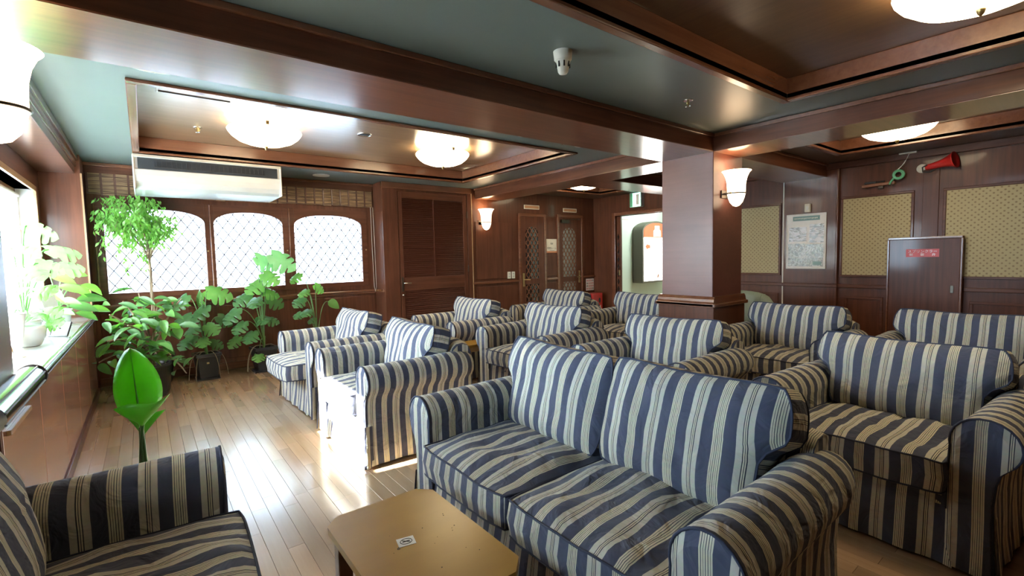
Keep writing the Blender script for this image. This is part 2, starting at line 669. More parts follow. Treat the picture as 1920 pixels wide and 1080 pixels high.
# floor: subfloor slab with oak planks
floor = struct(MB().box(-1.02, XR, -2.5, YB + 0.1, -0.05, -0.022).build('floor', 'plank_0'), 'light oak strip floor')
individual, rest = [], []
rng = random.Random(3)
ncol = int((XR + 1.02) / PW) + 1
for i in range(ncol):
    x0 = -1.02 + i * PW
    x1 = min(XR, x0 + PW)
    if x1 - x0 < 0.01:
        continue
    y = -2.5 - rng.random() * 0.6
    while y < YB:
        ln = rng.choice([0.45, 0.6, 0.75, 0.9])
        a, b = max(-2.5, y), min(YB + 0.1, y + ln)
        y += ln
        if b - a < 0.03:
            continue
        cx, cy = (x0 + x1) / 2, (a + b) / 2
        seen = (-0.42 < cx < 1.05 and cy > 1.75 and cy < 6.75) or (1.05 < cx < 1.75 and 2.2 < cy < 3.0) or (1.75 < cx < 2.6 and 0.2 < cy < 0.95)
        item = (x0, x1, a, b, rng.randrange(6), rng.random() * 0.0006)
        (individual if seen else rest).append(item)
individual.sort(key=lambda q: (q[0] + q[1]) ** 2 / 4 + (q[2] + q[3]) ** 2 / 4)
rest += individual[300:]
individual = individual[:300]


def plank(mb, x0, x1, a, b, dz):
    g, c, t = 0.0004, 0.0007, 0.02
    x0, x1, a, b = x0 + g, x1 - g, a + g, b - g
    v = [(x0, a, -t), (x1, a, -t), (x1, b, -t), (x0, b, -t), (x0, a, -c - dz), (x1, a, -c - dz), (x1, b, -c - dz), (x0, b, -c - dz),
         (x0 + c, a + c, -dz), (x1 - c, a + c, -dz), (x1 - c, b - c, -dz), (x0 + c, b - c, -dz)]
    f = [(8, 9, 10, 11), (4, 5, 9, 8), (5, 6, 10, 9), (6, 7, 11, 10), (7, 4, 8, 11), (0, 1, 5, 4), (1, 2, 6, 5), (2, 3, 7, 6), (3, 0, 4, 7)]
    mb.add(v, f)


cache = {}
for (x0, x1, a, b, k, dz) in individual:
    key = (round(x1 - x0, 4), round(b - a, 4), k)
    if key not in cache:
        mb = MB()
        plank(mb, 0, x1 - x0, 0, b - a, 0)
        cache[key] = mb.mesh('plank', 'plank_%d' % k)
    o = bpy.data.objects.new('plank', cache[key])
    COL.objects.link(o)
    o.parent = floor
    o.location = (x0, a, -dz)
for k in range(6):
    mb = MB()
    for (x0, x1, a, b, kk, dz) in rest:
        if kk == k:
            plank(mb, x0, x1, a, b, dz)
    mb.build('planks', 'plank_%d' % k, floor, kind='stuff')

# ceilings: painted boards around recessed trays
ceil = struct(empty('ceiling'), 'panelled ceiling with recessed trays')
ceil.location = (0, 0, 0)


def ceiling_bay(name, x0, x1, y0, y1, tray, mat, panel, trim='mahogany_trim', zt=2.56):
    mb = MB()
    if tray:
        a, b, c, d = tray
        for r in ((x0, x1, y0, c), (x0, x1, d, y1), (x0, a, c, d), (b, x1, c, d)):
            if r[1] - r[0] > 0.001 and r[3] - r[2] > 0.001:
                mb.box(*r, ZC, ZC + 0.03)
    else:
        mb.box(x0, x1, y0, y1, ZC, ZC + 0.03)
    mb.build(name, mat, ceil)
    if tray:
        MB().box(a - 0.03, b + 0.03, c - 0.03, d + 0.03, zt, zt + 0.03).build('tray_panel', panel, ceil)
        e = 0.022
        sides = [MB().box(a, b, c - e, c, ZC - 0.012, zt), MB().box(a, b, d, d + e, ZC - 0.012, zt),
                 MB().box(a - e, a, c - e, d + e, ZC - 0.012, zt), MB().box(b, b + e, c - e, d + e, ZC - 0.012, zt)]
        for s in sides:
            s.build('tray_side', trim, ceil, bevel=0.004)
        w = 0.055
        lips = [MB().box(a - w, b + w, c - w, c, ZC - 0.02, ZC - 0.0005), MB().box(a - w, b + w, d, d + w, ZC - 0.02, ZC - 0.0005),
                MB().box(a - w, a, c, d, ZC - 0.02, ZC - 0.0005), MB().box(b, b + w, c, d, ZC - 0.02, ZC - 0.0005)]
        for s in lips:
            s.build('tray_moulding', trim, ceil, bevel=0.006)


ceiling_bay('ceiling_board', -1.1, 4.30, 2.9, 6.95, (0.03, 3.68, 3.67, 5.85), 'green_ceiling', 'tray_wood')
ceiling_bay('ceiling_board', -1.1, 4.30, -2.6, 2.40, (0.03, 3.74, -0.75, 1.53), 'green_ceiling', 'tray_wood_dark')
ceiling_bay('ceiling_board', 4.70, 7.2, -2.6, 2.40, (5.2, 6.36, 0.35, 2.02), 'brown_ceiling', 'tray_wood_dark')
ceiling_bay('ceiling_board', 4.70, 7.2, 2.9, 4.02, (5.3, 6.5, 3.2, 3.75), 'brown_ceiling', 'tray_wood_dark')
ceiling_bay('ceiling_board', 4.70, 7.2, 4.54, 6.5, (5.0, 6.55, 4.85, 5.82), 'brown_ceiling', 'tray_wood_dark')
# access hatch lines in the tray panel
MB().box(0.14, 0.152, 4.0, 4.28, 2.552, 2.5605).build('hatch_trim', 'white_plastic', ceil)
MB().box(0.15, 0.60, 4.262, 4.27, 2.5535, 2.5605).build('hatch_joint', 'dark_slot', ceil)
for r in ((3.2, 3.62, 5.64, 5.652), (3.2, 3.212, 5.34, 5.64), (3.6, 3.612, 5.34, 5.64), (3.2, 3.62, 5.335, 5.345)):
    MB().box(*r, 2.552, 2.5605).build('hatch_trim', 'chrome', ceil)
MB().box(-1.2, 7.3, -2.7, 7.1, 2.62, 2.66).build('upper_deck', 'brown_ceiling', ceil)


def beam(label, x0, x1, y0, y1, axis, soffit='beam_soffit', z0=ZB):
    o = struct(MB().box(x0, x1, y0, y1, z0, ZC + 0.02).build('ceiling_beam', 'mahogany_' + axis, bevel=0.004), label)
    if axis == 'x':
        MB().box(x0 + 0.004, x1 - 0.004, y0 + 0.004, y1 - 0.004, z0 - 0.003, z0 + 0.002).build('soffit_board', soffit, o)
        for a, b in ((y0 - 0.022, y0 + 0.001), (y1 - 0.001, y1 + 0.022)):
            MB().box(x0, x1, a, b, ZC - 0.035, ZC - 0.0005).build('beam_moulding', 'mahogany_trim', o, bevel=0.006)
    else:
        MB().box(x0 + 0.004, x1 - 0.004, y0 + 0.004, y1 - 0.004, z0 - 0.003, z0 + 0.002).build('soffit_board', soffit, o)
        for a, b in ((x0 - 0.022, x0 + 0.001), (x1 - 0.001, x1 + 0.022)):
            MB().box(a, b, y0, y1, ZC - 0.035, ZC - 0.0005).build('beam_moulding', 'mahogany_trim', o, bevel=0.006)
    return o


beam('long mahogany beam crossing the room above the front armchairs', -0.47, 4.25, 2.375, 2.93, 'x')
beam('mahogany beam from the column to the poster wall', 4.80, XR, 2.375, 2.93, 'x')
beam('mahogany beam running from the column towards the viewer', 4.25, 4.75, -2.5, 2.375, 'y')
beam('mahogany beam running from the column to the door wall', 4.25, 4.75, 2.93, YD, 'y')
beam('short mahogany beam over the far bay', 4.75, XR, 4.02, 4.54, 'x')

# column
col = struct(MB().box(4.25, 4.80, 2.375, 2.93, 0.0, ZC).build('column', 'column_wood', bevel=0.006), 'square mahogany column')
MB().box(4.225, 4.825, 2.35, 2.955, 0.0, 0.80).build('column_plinth', 'mahogany_z', col, bevel=0.005)
MB().prism([(4.20, 0.80), (4.20, 0.83), (4.215, 0.85), (4.22, 0.875), (4.245, 0.90), (4.805, 0.90), (4.83, 0.875), (4.835, 0.85), (4.85, 0.83), (4.85, 0.80)], 2.345, 2.96).build('column_rail', 'mahogany_trim', col, bevel=0.003)
MB().box(4.20, 4.85, 2.325, 2.98, 0.80, 0.835).build('column_rail', 'mahogany_trim', col, bevel=0.008)
MB().box(4.21, 4.84, 2.335, 2.97, 0.0, 0.10).build('column_base', 'mahogany_x', col, bevel=0.006)

# left side: half wall with a deep sill, piers and the window opening above it
wl = struct(MB().box(-1.0, XL, 2.45, 6.37, 0.0, 0.785).build('wall_left', 'counter_wood'), 'polished wooden half wall under the long window')
for k in range(5):
    y0 = 2.46 + k * 0.78
    MB().box(XL - 0.004, XL + 0.006, y0 + 0.004, y0 + 0.776, 0.09, 0.775).build('wall_panel', 'counter_wood', wl, bevel=0.002)
struct(MB().box(XL - 0.01, XL + 0.018, 2.45, 6.37, 0.0, 0.075).build('baseboard_left', 'mahogany_y', bevel=0.004))
sill = struct(MB().box(-0.93, XL + 0.002, 2.96, 6.37, 0.785, 0.815).build('window_sill', 'sill_stone', bevel=0.004), 'pale polished stone sill')
# chrome nosing of the sill
n1 = MB().tube([(XL + 0.012, 3.06, 0.80), (XL + 0.012, 6.37, 0.80)], 0.024, 16)
n1.build('sill_nosing', 'chrome', sill)
for dz in (-0.017, 0.006, 0.02):
    MB().tube([(XL + 0.034 - abs(dz) * 0.2, 3.06, 0.80 + dz), (XL + 0.034 - abs(dz) * 0.2, 6.37, 0.80 + dz)], 0.0035, 6).build('nosing_groove', 'lead', sill)
MB().tube([(XL + 0.006, 2.25, 0.82), (XL + 0.006, 3.05, 0.82)], 0.052, 20).build('bumper_tube', 'chrome', sill)
for a in (20, 60, -25):
    x, z = XL + 0.006 + 0.052 * cos(radians(a)), 0.82 + 0.052 * sin(radians(a))
    MB().tube([(x, 2.25, z), (x, 3.045, z)], 0.004, 6).build('nosing_groove', 'lead', sill)
MB().tube([(XL + 0.006 + 0.053 * cos(t * pi / 12), 3.05, 0.82 + 0.053 * sin(t * pi / 12)) for t in range(24)], 0.006, 8, closed=True).build('end_ring', 'black_rubber', sill)
MB().box(XL + 0.004, XL + 0.02, 2.52, 2.93, 0.695, 0.715).build('ledge_strip', 'pale_wood', sill, bevel=0.003)
MB().box(-1.0, XL + 0.004, 2.44, 2.452, 0, 0.8).build('wall_end_strip', 'mahogany_z', wl)

wl2 = struct(MB().box(-1.0, -0.475, 2.20, 2.96, 0.785, ZC).box(-1.0, -0.475, 2.20, 2.44, 0, 0.785).build('wall_left_pier', 'column_wood', bevel=0.004), 'dark wooden pier beside the sill')
wl3 = struct(MB().box(-1.0, XL, 6.37, YB + 0.15, 0.0, ZC).build('wall_left_corner', 'mahogany_z'), 'dark wooden corner pier between the windows')
MB().box(XL - 0.002, XL + 0.012, 6.36, 6.385, 0.8, 2.24).build('corner_bead', 'pale_wood', wl3)
so = struct(MB().box(-1.0, -0.485, 2.93, 6.375, 2.235, ZC + 0.02).build('wall_left_soffit', 'beam_soffit', bevel=0.003), 'wooden soffit over the long window')
MB().box(-0.487, -0.468, 2.93, 6.78, 2.30, ZC - 0.0005).build('crown_moulding', 'mahogany_trim', so, bevel=0.005)
MB().box(-0.47, -0.452, 2.93, 6.78, 2.36, ZC - 0.0005).build('crown_moulding', 'mahogany_trim', so, bevel=0.005)
wl4 = struct(MB().box(-0.93, -0.75, 2.96, 6.37, 2.03, 2.24).box(-0.93, -0.75, 6.15, 6.37, 0.815, 2.03).build('wall_left_lintel', 'mahogany_y'), 'wooden lintel over the long window')
struct(MB().box(-1.1, -1.0, -2.6, 2.2, 0, 0.82).box(-1.1, -1.0, -2.6, 2.2, 1.66, ZC).box(-1.1, -1.0, 2.0, 2.2, 0.82, 1.66).box(-1.1, -1.0, -2.6, 1.25, 0.82, 1.66).build('wall_left_near', 'mahogany_z'))
w5 = struct(empty('window_5'), 'small side window beyond the picture edge')
for y in (1.25, 1.95):
    MB().box(-1.07, -1.03, y, y + 0.05, 0.82, 1.66).build('mullion', 'pale_wood', w5, bevel=0.003)
MB().box(-1.052, -1.048, 1.30, 1.95, 0.82, 1.66).build('pane', 'window_glass', w5)
# unseen canvas awning added outside to keep the sun off that window
struct(MB().prism([(-1.11, 2.30), (-1.11, 2.33), (-2.75, 2.03), (-2.75, 2.0)], -0.5, 2.75).build('awning_added', 'canvas'), 'added unseen awning blocking the sun outside the side window')
struct(MB().box(-1.1, XR + 0.1, -2.6, -2.5, 0, ZC).build('wall_front', 'mahogany_z'))

# window_4: the long side window
w4 = struct(empty('window_4'), 'long bright side window behind the sill plants')
MB().box(-0.90, -0.74, 6.125, 6.151, 0.815, 2.05).build('reveal', 'white_plastic', w4)
MB().box(-0.90, -0.74, 2.96, 6.151, 2.03, 2.045).build('reveal', 'white_plastic', w4)
MB().box(-0.755, -0.735, 6.10, 6.16, 0.815, 2.06).build('window_casing', 'pale_wood', w4, bevel=0.003)
MB().box(-0.755, -0.735, 2.96, 6.16, 2.012, 2.06).build('window_casing', 'pale_wood', w4, bevel=0.003)
for y in (2.98, 4.02, 5.06, 6.08):
    MB().box(-0.915, -0.875, y, y + 0.05, 0.815, 2.03).build('mullion', 'pale_wood', w4, bevel=0.003)
for z in (0.815, 1.985):
    MB().box(-0.915, -0.875, 2.98, 6.13, z, z + 0.045).build('window_rail', 'pale_wood', w4, bevel=0.003)
for y in (3.03, 4.07, 5.11):
    MB().box(-0.897, -0.893, y, y + 0.98, 0.86, 1.985).build('pane', 'window_glass', w4)

# far wall with three arched lattice casements
wb = struct(MB().box(-0.49, 2.72, YB, YB + 0.15, 0.0, 0.95).box(-0.49, 2.72, YB, YB + 0.15, 2.03, ZC + 0.02).box(-0.49, -0.40, YB, YB + 0.15, 0.95, 2.03)
            .box(2.60, 2.72, YB, YB + 0.15, 0.95, 2.03).build('wall_back', 'mahogany_z'), 'dark wooden wall under and around the arched windows')
MB().box(-0.45, 2.705, YB - 0.02, YB, 2.31, ZC - 0.0005).build('upper_board', 'mahogany_x', wb, bevel=0.003)
MB().box(-0.45, 2.705, YB - 0.045, YB, 2.385, ZC - 0.0005).build('crown_moulding', 'mahogany_trim', wb, bevel=0.006)
for k in range(4):
    x0 = -0.43 + k * 0.785
    MB().box(x0 + 0.03, x0 + 0.755, YB - 0.008, YB + 0.001, 0.14, 0.80).build('wall_panel', 'mahogany_z', wb, bevel=0.004)
MB().box(-0.444, 2.70, YB - 0.055, YB, 0.86, 0.89).build('chair_rail', 'mahogany_trim', wb, bevel=0.008)
MB().box(-0.444, 2.70, YB - 0.025, YB, 0.83, 0.862).build('chair_rail', 'mahogany_trim', wb, bevel=0.006)
struct(MB().box(-0.444, 2.70, YB - 0.018, YB, 0, 0.09).build('baseboard_back', 'mahogany_x', bevel=0.004))


def lattice_bars(mb, inside, x0, x1, z0, z1, dx, dz, y0, y1, w):
    """diagonal bars through a diamond lattice of pitch dx, dz, kept where inside(x,z)."""
    L = max(x1 - x0, z1 - z0) * 3
    for sgn in (1, -1):
        k = -60
        while k < 60:
            c = k * dx
            k += 1
            pts = []
            N = 160
            for i in range(N + 1):
                z = z0 + (z1 - z0) * i / N
                x = (x0 + x1) / 2 + c + sgn * (z - z0) * dx / dz
                if inside(x, z):
                    pts.append((x, z))
            if len(pts) < 4:
                continue
            a, b = pts[0], pts[-1]
            d = Vector((b[0] - a[0], b[1] - a[1])).normalized()
            n = Vector((-d.y, d.x)) * w / 2
            q = [(a[0] + n.x, a[1] + n.y), (b[0] + n.x, b[1] + n.y), (b[0] - n.x, b[1] - n.y), (a[0] - n.x, a[1] - n.y)]
            mb.prism(q, y0, y1, 'y')


def arch_shape(x0, x1, z0, zs, zt):
    """opening with straight sides to zs and a segmental arch rising to zt."""
    cx, hw = (x0 + x1) / 2, (x1 - x0) / 2
    def top(x):
        t = min(1, abs(x - cx) / hw)
        return zs + (zt - zs) * sqrt(max(0, 1 - t ** 2.4))
    return top


def arched_frame(parent, X0, X1, Z0, Z1, x0, x1, z0, zs, zt, y0, y1, mat, name='sash'):
    MB().box(X0, x0, y0, y1, Z0, Z1).build(name + '_stile', mat, parent, bevel=0.003)
    MB().box(x1, X1, y0, y1, Z0, Z1).build(name + '_stile', mat, parent, bevel=0.003)
    MB().box(x0, x1, y0, y1, Z0, z0).build(name + '_rail', mat, parent, bevel=0.003)
    top = arch_shape(x0, x1, z0, zs, zt)
    N = 28
    xs = [x0 + (x1 - x0) * (0.5 - 0.5 * cos(pi * i / N)) for i in range(N + 1)]
    mb = MB()
    v, f = [], []
    for x in xs:
        v += [(x, y0, top(x)), (x, y1, top(x)), (x, y0, Z1), (x, y1, Z1)]
    for i in range(N):
        a, b = 4 * i, 4 * (i + 1)
        f += [(a, b, b + 2, a + 2), (a + 1, a + 3, b + 3, b + 1), (a, a + 1, b + 1, b), (a + 2, b + 2, b + 3, a + 3)]
    f += [(0, 2, 3, 1), (4 * N, 4 * N + 1, 4 * N + 3, 4 * N + 2)]
    mb.add(v, f)
    mb.build(name + '_arch', mat, parent)
    return top


DX, DZ = 0.058, 0.082
pane_mesh = None
for n, (X0, X1, x0, x1) in enumerate([(-0.40, 0.655, -0.315, 0.605), (0.655, 1.54, 0.70, 1.465), (1.54, 2.60, 1.61, 2.515)]):
    w = struct(empty('window_%d' % (n + 1)), ['arched lattice window behind the tall fig', 'arched lattice window between the other two', 'arched lattice window nearest the louvred door'][n])
    top = arched_frame(w, X0, X1, 0.95, 2.03, x0, x1, 1.015, 1.80, 1.945, YB - 0.01, YB + 0.045, 'mahogany_x')
    MB().box(X0 + 0.004, X0 + 0.02, YB - 0.02, YB, 0.97, 2.02).build('sash_bead', 'mahogany_trim', w, bevel=0.003)
    inside = lambda x, z, top=top, x0=x0, x1=x1: x0 < x < x1 and 1.015 < z < top(x)
    lat = MB()
    lattice_bars(lat, inside, x0, x1, 1.015, 1.945, DX * 2, DZ * 2, YB + 0.012, YB + 0.022, 0.0105)
    lat.build('lead_lattice', 'lead', w)
    if pane_mesh is None:
        m = MB()
        g = 0.94
        m.prism([(-DX * g, 0), (0, -DZ * g), (DX * g, 0), (0, DZ * g)], -0.0015, 0.0015, 'y')
        pane_mesh = m.mesh('pane', 'window_glass')
    cx = (x0 + x1) / 2
    for i in range(-10, 11):
        for j in range(0, 11):
            # cell centres of the diamond grid
            for off in (0, 1):
                px_, pz_ = cx + (2 * i + off) * DX, 1.015 + (2 * j + off + 1) * DZ
                if inside(px_, pz_) and inside(px_, pz_ + 0.03):
                    link('pane', pane_mesh, w, Matrix.Translation((px_, YB + 0.017, pz_)))
    MB().lathe([(0.0, 0), (0.009, 0), (0.009, 0.012), (0.0, 0.014)], 10).build('sash_catch', 'brass', w, loc=(X1 - 0.03, YB - 0.02, 1.47)).rotation_euler = (radians(90), 0, 0)

# louvred closet box
bx = struct(MB().box(2.70, 2.93, YD + 0.03, YB + 0.05, 0, ZC).box(2.93, 4.12, 6.55, YB + 0.05, 0, ZC).box(4.06, 4.17, YD + 0.03, YB + 0.05, 0, ZC)
            .box(2.93, 4.06, YD + 0.03, YB, 2.30, ZC).build('wall_closet', 'mahogany_z'), 'wooden closet box holding the louvred door')
MB().box(2.69, 4.18, YD - 0.005, YD + 0.04, 2.33, ZC - 0.001).build('closet_crown', 'mahogany_trim', bx, bevel=0.006)
MB().box(2.69, 2.92, YD + 0.0, YD + 0.04, 0, 2.33).build('closet_stile', 'mahogany_z', bx, bevel=0.004)
MB().box(4.10, 4.175, YD + 0.0, YD + 0.04, 0, 2.33).build('closet_stile', 'mahogany_z', bx, bevel=0.004)
MB().box(2.685, 2.72, YD + 0.03, YB - 0.03, 0.855, 0.895).build('chair_rail', 'mahogany_trim', bx, bevel=0.006)
MB().box(2.694, 2.72, YD + 0.06, YB - 0.04, 0.97, 2.0).build('wall_panel', 'mahogany_z', bx, bevel=0.004)
d1 = struct(empty('door_1'), 'tall louvred wooden door')
MB().box(2.93, 2.99, YD + 0.005, YD + 0.045, 0.02, 2.30).build('door_stile', 'mahogany_z', d1, bevel=0.003)
MB().box(4.02, 4.09, YD + 0.005, YD + 0.045, 0.02, 2.30).build('door_stile', 'mahogany_z', d1, bevel=0.003)
for z0, z1 in ((2.20, 2.30), (0.86, 1.05), (0.02, 0.14)):
    MB().box(2.99, 4.02, YD + 0.005, YD + 0.045, z0, z1).build('door_rail', 'mahogany_x', d1, bevel=0.003)
for (z0, z1, nm) in ((1.05, 2.20, 'upper_louvers'), (0.14, 0.86, 'lower_louvers')):
    mb = MB()
    n = int((z1 - z0) / 0.0285)
    for k in range(n):
        z = z0 + (k + 0.5) * (z1 - z0) / n
        mb.prism([(YD + 0.008, z - 0.012), (YD + 0.014, z - 0.015), (YD + 0.040, z + 0.010), (YD + 0.034, z + 0.013)], 2.985, 4.025, 'x')
    mb.build(nm, 'louver_wood', d1, kind='stuff')
MB().box(2.985, 4.025, YD + 0.048, YD + 0.055, 0.1, 2.25).build('door_backing', 'louver_wood', d1)
MB().box(3.49, 3.505, YD + 0.004, YD + 0.012, 1.05, 2.20).build('louver_rod', 'louver_wood', d1)
MB().box(2.945, 2.972, YD - 0.004, YD + 0.008, 0.85, 1.06).build('lock_plate', 'dark_metal', d1, bevel=0.002)
MB().tube([(2.96, YD, 0.975), (2.96, YD - 0.04, 0.975), (2.975, YD - 0.05, 0.975), (3.07, YD - 0.05, 0.972)], 0.008, 8).build('door_handle', 'chrome', d1)
MB().lathe([(0, 0), (0.016, 0), (0.014, 0.012), (0, 0.014)], 14).build('key_cylinder', 'chrome', d1, loc=(2.958, YD, 0.80)).rotation_euler = (radians(90), 0, 0)
for z in (0.3, 1.1, 1.95):
    MB().box(4.085, 4.10, YD - 0.006, YD + 0.02, z, z + 0.1).build('hinge', 'dark_metal', d1, bevel=0.002)
MB().box(4.172, 4.186, YD - 0.004, YD + 0.03, 0.0, 2.34).build('edge_strip', 'pale_wood', bx)

# door wall
wd = struct(MB().box(4.17, XR + 0.1, YD + 0.02, YD + 0.2, 0, ZC + 0.02).build('wall_doors', 'mahogany_z'), 'dark wooden wall with two lattice doors')
for (x0, x1, z0, z1) in ((4.25, 4.98, 0.96, 1.9), (4.25, 4.98, 0.12, 0.84), (5.76, 6.04, 0.96, 1.34), (5.76, 6.04, 0.12, 0.84), (6.72, 7.0, 0.96, 1.9)):
    MB().box(x0, x1, YD + 0.008, YD + 0.021, z0, z1).build('wall_panel', 'mahogany_z', wd, bevel=0.004)
for x0, x1 in ((4.18, 5.13), (5.76, 6.05), (6.71, XR)):
    MB().box(x0, x1, YD - 0.015, YD + 0.021, 0.885, 0.925).build('chair_rail', 'mahogany_trim', wd, bevel=0.008)
struct(MB().box(4.18, 5.13, YD + 0.0, YD + 0.02, 0, 0.09).build('baseboard_doors', 'mahogany_x', bevel=0.004))


def lattice_door(idx, label, x0, x1, g0, g1, zt, glass, hx):
    d = struct(empty('door_%d' % idx), label)
    MB().box(x0 - 0.035, x0 + 0.01, YD - 0.01, YD + 0.03, 0, zt + 0.03).build('door_casing', 'mahogany_trim', d, bevel=0.004)
    MB().box(x1 - 0.01, x1 + 0.035, YD - 0.01, YD + 0.03, 0, zt + 0.03).build('door_casing', 'mahogany_trim', d, bevel=0.004)
    MB().box(x0 - 0.035, x1 + 0.035, YD - 0.012, YD + 0.03, zt, zt + 0.05).build('door_casing', 'mahogany_trim', d, bevel=0.004)
    a, b = YD + 0.0, YD + 0.03
    top = arched_frame(d, x0 + 0.01, x1 - 0.01, 0.83, zt, g0, g1, 0.93, 1.70, 1.84, a, b, 'mahogany_z', 'door')
    MB().box(x0 + 0.01, x1 - 0.01, a, b, 0.01, 0.14).build('door_rail', 'mahogany_x', d)
    MB().box(x0 + 0.01, g0, a, b, 0.14, 0.83).build('door_stile', 'mahogany_z', d)
    MB().box(g1, x1 - 0.01, a, b, 0.14, 0.83).build('door_stile', 'mahogany_z', d)
    MB().box(g0 - 0.01, g1 + 0.01, a + 0.017, a + 0.021, 0.92, 1.86).build('door_glass', glass, d)
    MB().box(g0 - 0.01, g1 + 0.01, a + 0.017, a + 0.021, 0.13, 0.84).build('door_glass', glass, d)
    for z0, z1, ins in ((0.93, 1.84, lambda x, z: g0 < x < g1 and 0.93 < z < top(x)), (0.14, 0.83, lambda x, z: g0 < x < g1 and 0.14 < z < 0.83)):
        lt = MB()
        lattice_bars(lt, ins, g0, g1, z0, z1, 0.088, 0.14, a + 0.005, a + 0.016, 0.014)
        lt.build('door_lattice', 'mahogany_trim', d)
    MB().box(hx - 0.02, hx + 0.02, a - 0.006, a + 0.004, 0.80, 1.03).build('lock_plate', 'brass', d, bevel=0.002)
    s = 1 if hx < (x0 + x1) / 2 else -1
    MB().tube([(hx, a, 0.92), (hx, a - 0.045, 0.92), (hx + s * 0.11, a - 0.05, 0.915)], 0.008, 8).build('door_handle', 'brass', d)
    return d


lattice_door(2, 'lattice door with dark glass beside the wall sconce', 5.17, 5.73, 5.28, 5.585, 2.02, 'door_glass_dark', 5.225)
d3 = lattice_door(3, 'lattice door with glass greyed as if lit from behind, beside the corner', 6.08, 6.68, 6.18, 6.53, 2.03, 'door_glass_lit', 6.61)
MB().box(6.12, 6.32, YD - 0.05, YD + 0.0, 1.93, 1.985).tube([(6.22, YD - 0.03, 1.985), (6.45, YD - 0.12, 1.99), (6.62, YD - 0.01, 2.0)], 0.008, 6).build('door_closer', 'dark_metal', d3)

# right wall with the opening to the corridor
wr = struct(MB().box(XR, XR + 0.15, -2.6, 4.3, 0, ZC + 0.02).box(XR, XR + 0.15, 5.87, YD + 0.2, 0, ZC + 0.02).box(XR, XR + 0.15, 4.3, 5.87, 2.04, ZC + 0.02)
            .build('wall_right', 'mahogany_z'), 'dark panelled wall with beige fabric insets')
wr2 = struct(empty('trim_3'), 'mahogany pilaster, rails and crown on the panelled wall')
pil = MB().box(XR - 0.035, XR + 0.001, 2.25, 2.885, 0, 2.34).build('pilaster', 'mahogany_z', wr2, bevel=0.004)
MB().box(XR - 0.05, XR + 0.001, 2.235, 2.262, 0, 2.36).build('pilaster_bead', 'mahogany_z', wr2, bevel=0.006)
MB().box(XR - 0.055, XR + 0.001, -2.5, 4.25, 2.34, ZC - 0.001).build('crown_moulding', 'mahogany_y', wr2, bevel=0.006)
MB().box(XR - 0.04, XR - 0.03, 2.885, 2.90, 0.0, 2.30).build('cable_cover', 'cable_white', wr2)


def fabric_panel(y0, y1, z0, z1):
    MB().box(XR - 0.006, XR + 0.001, y0, y1, z0, z1).build('fabric_panel', 'dotted_fabric', wr)
    t = 0.028
    for r in ((y0 - t, y1 + t, z1, z1 + t), (y0 - t, y1 + t, z0 - t, z0), (y0 - t, y0, z0, z1), (y1, y1 + t, z0, z1)):
        MB().box(XR - 0.018, XR + 0.001, *r).build('panel_moulding', 'mahogany_y', wr2, bevel=0.005)


fabric_panel(2.96, 3.62, 1.01, 1.955)
fabric_panel(1.52, 2.195, 1.0, 1.955)
fabric_panel(0.02, 1.215, 1.0, 1.945)
MB().box(XR - 0.012, XR + 0.001, 1.28, 1.42, 0.92, 2.2).build('wall_stile', 'mahogany_z', wr2, bevel=0.003)
for y0, y1 in ((2.9, 4.25), (1.72, 2.24), (-1.0, 1.05)):
    MB().box(XR - 0.03, XR + 0.001, y0, y1, 0.835, 0.88).build('chair_rail', 'mahogany_y', wr2, bevel=0.008)
MB().box(XR - 0.06, XR + 0.001, 2.23, 2.90, 0.835, 0.88).build('chair_rail', 'mahogany_y', wr2, bevel=0.008)
for y0, y1 in ((2.96, 3.62), (1.76, 2.16), (0.05, 1.0)):
    t = 0.03
    for r in ((y0, y1, 0.70, 0.70 + t), (y0, y1, 0.12, 0.12 + t), (y0, y0 + t, 0.15, 0.70), (y1 - t, y1, 0.15, 0.70)):
        MB().box(XR - 0.012, XR + 0.001, *r).build('panel_moulding', 'mahogany_y', wr2, bevel=0.004)
struct(MB().box(XR - 0.02, XR, -2.5, 4.3, 0, 0.09).build('baseboard_right', 'mahogany_y', bevel=0.004))
tr = struct(MB().box(XR - 0.02, XR + 0.17, 5.87, 5.95, 0, 2.10).box(XR - 0.02, XR + 0.17, 4.3, 5.87, 2.04, 2.10).build('trim_1', 'mahogany_trim', bevel=0.004), 'wooden casing of the corridor opening')
# lattice door leaf folded into the opening
d5 = struct(empty('door_4'), 'narrow lattice door leaf folded back in the opening')
MB().box(XR + 0.02, XR + 0.06, 5.77, 5.868, 0.01, 2.03).build('door_leaf', 'mahogany_z', d5, bevel=0.003)
for k in range(11):
    z = 0.25 + k * 0.14
    MB().prism([(5.80, z), (5.825, z - 0.06), (5.85, z), (5.825, z + 0.06)], XR + 0.014, XR + 0.021, 'x').build('pane', 'door_glass_dark', d5)
MB().box(XR + 0.008, XR + 0.021, 5.785, 5.815, 0.93, 1.03).build('lock_plate', 'brass', d5, bevel=0.002)

# corridor beyond the opening
cf = struct(MB().box(XR, 10.6, 3.4, 6.5, -0.05, 0.0).build('floor_corridor', 'plank_2'))
wc = struct(MB().box(XR + 0.15, 10.6, 6.30, 6.45, 0, 2.5).build('wall_corridor', 'mint_wall'), 'pale mint corridor wall')
struct(MB().box(10.5, 10.6, 3.4, 6.3, 0, 2.5).build('wall_corridor_end', 'mint_wall'))
struct(MB().box(XR + 0.15, 10.6, 3.3, 3.4, 0, 2.5).build('wall_corridor_near', 'mint_wall'))
struct(MB().box(XR + 0.1, 10.6, 3.3, 6.45, 2.5, 2.55).build('ceiling_corridor', 'mint_wall'))
MB().box(XR + 0.16, XR + 0.42, 5.90, 5.92, 1.985, 2.0).build('closer_arm', 'dark_metal', tr)

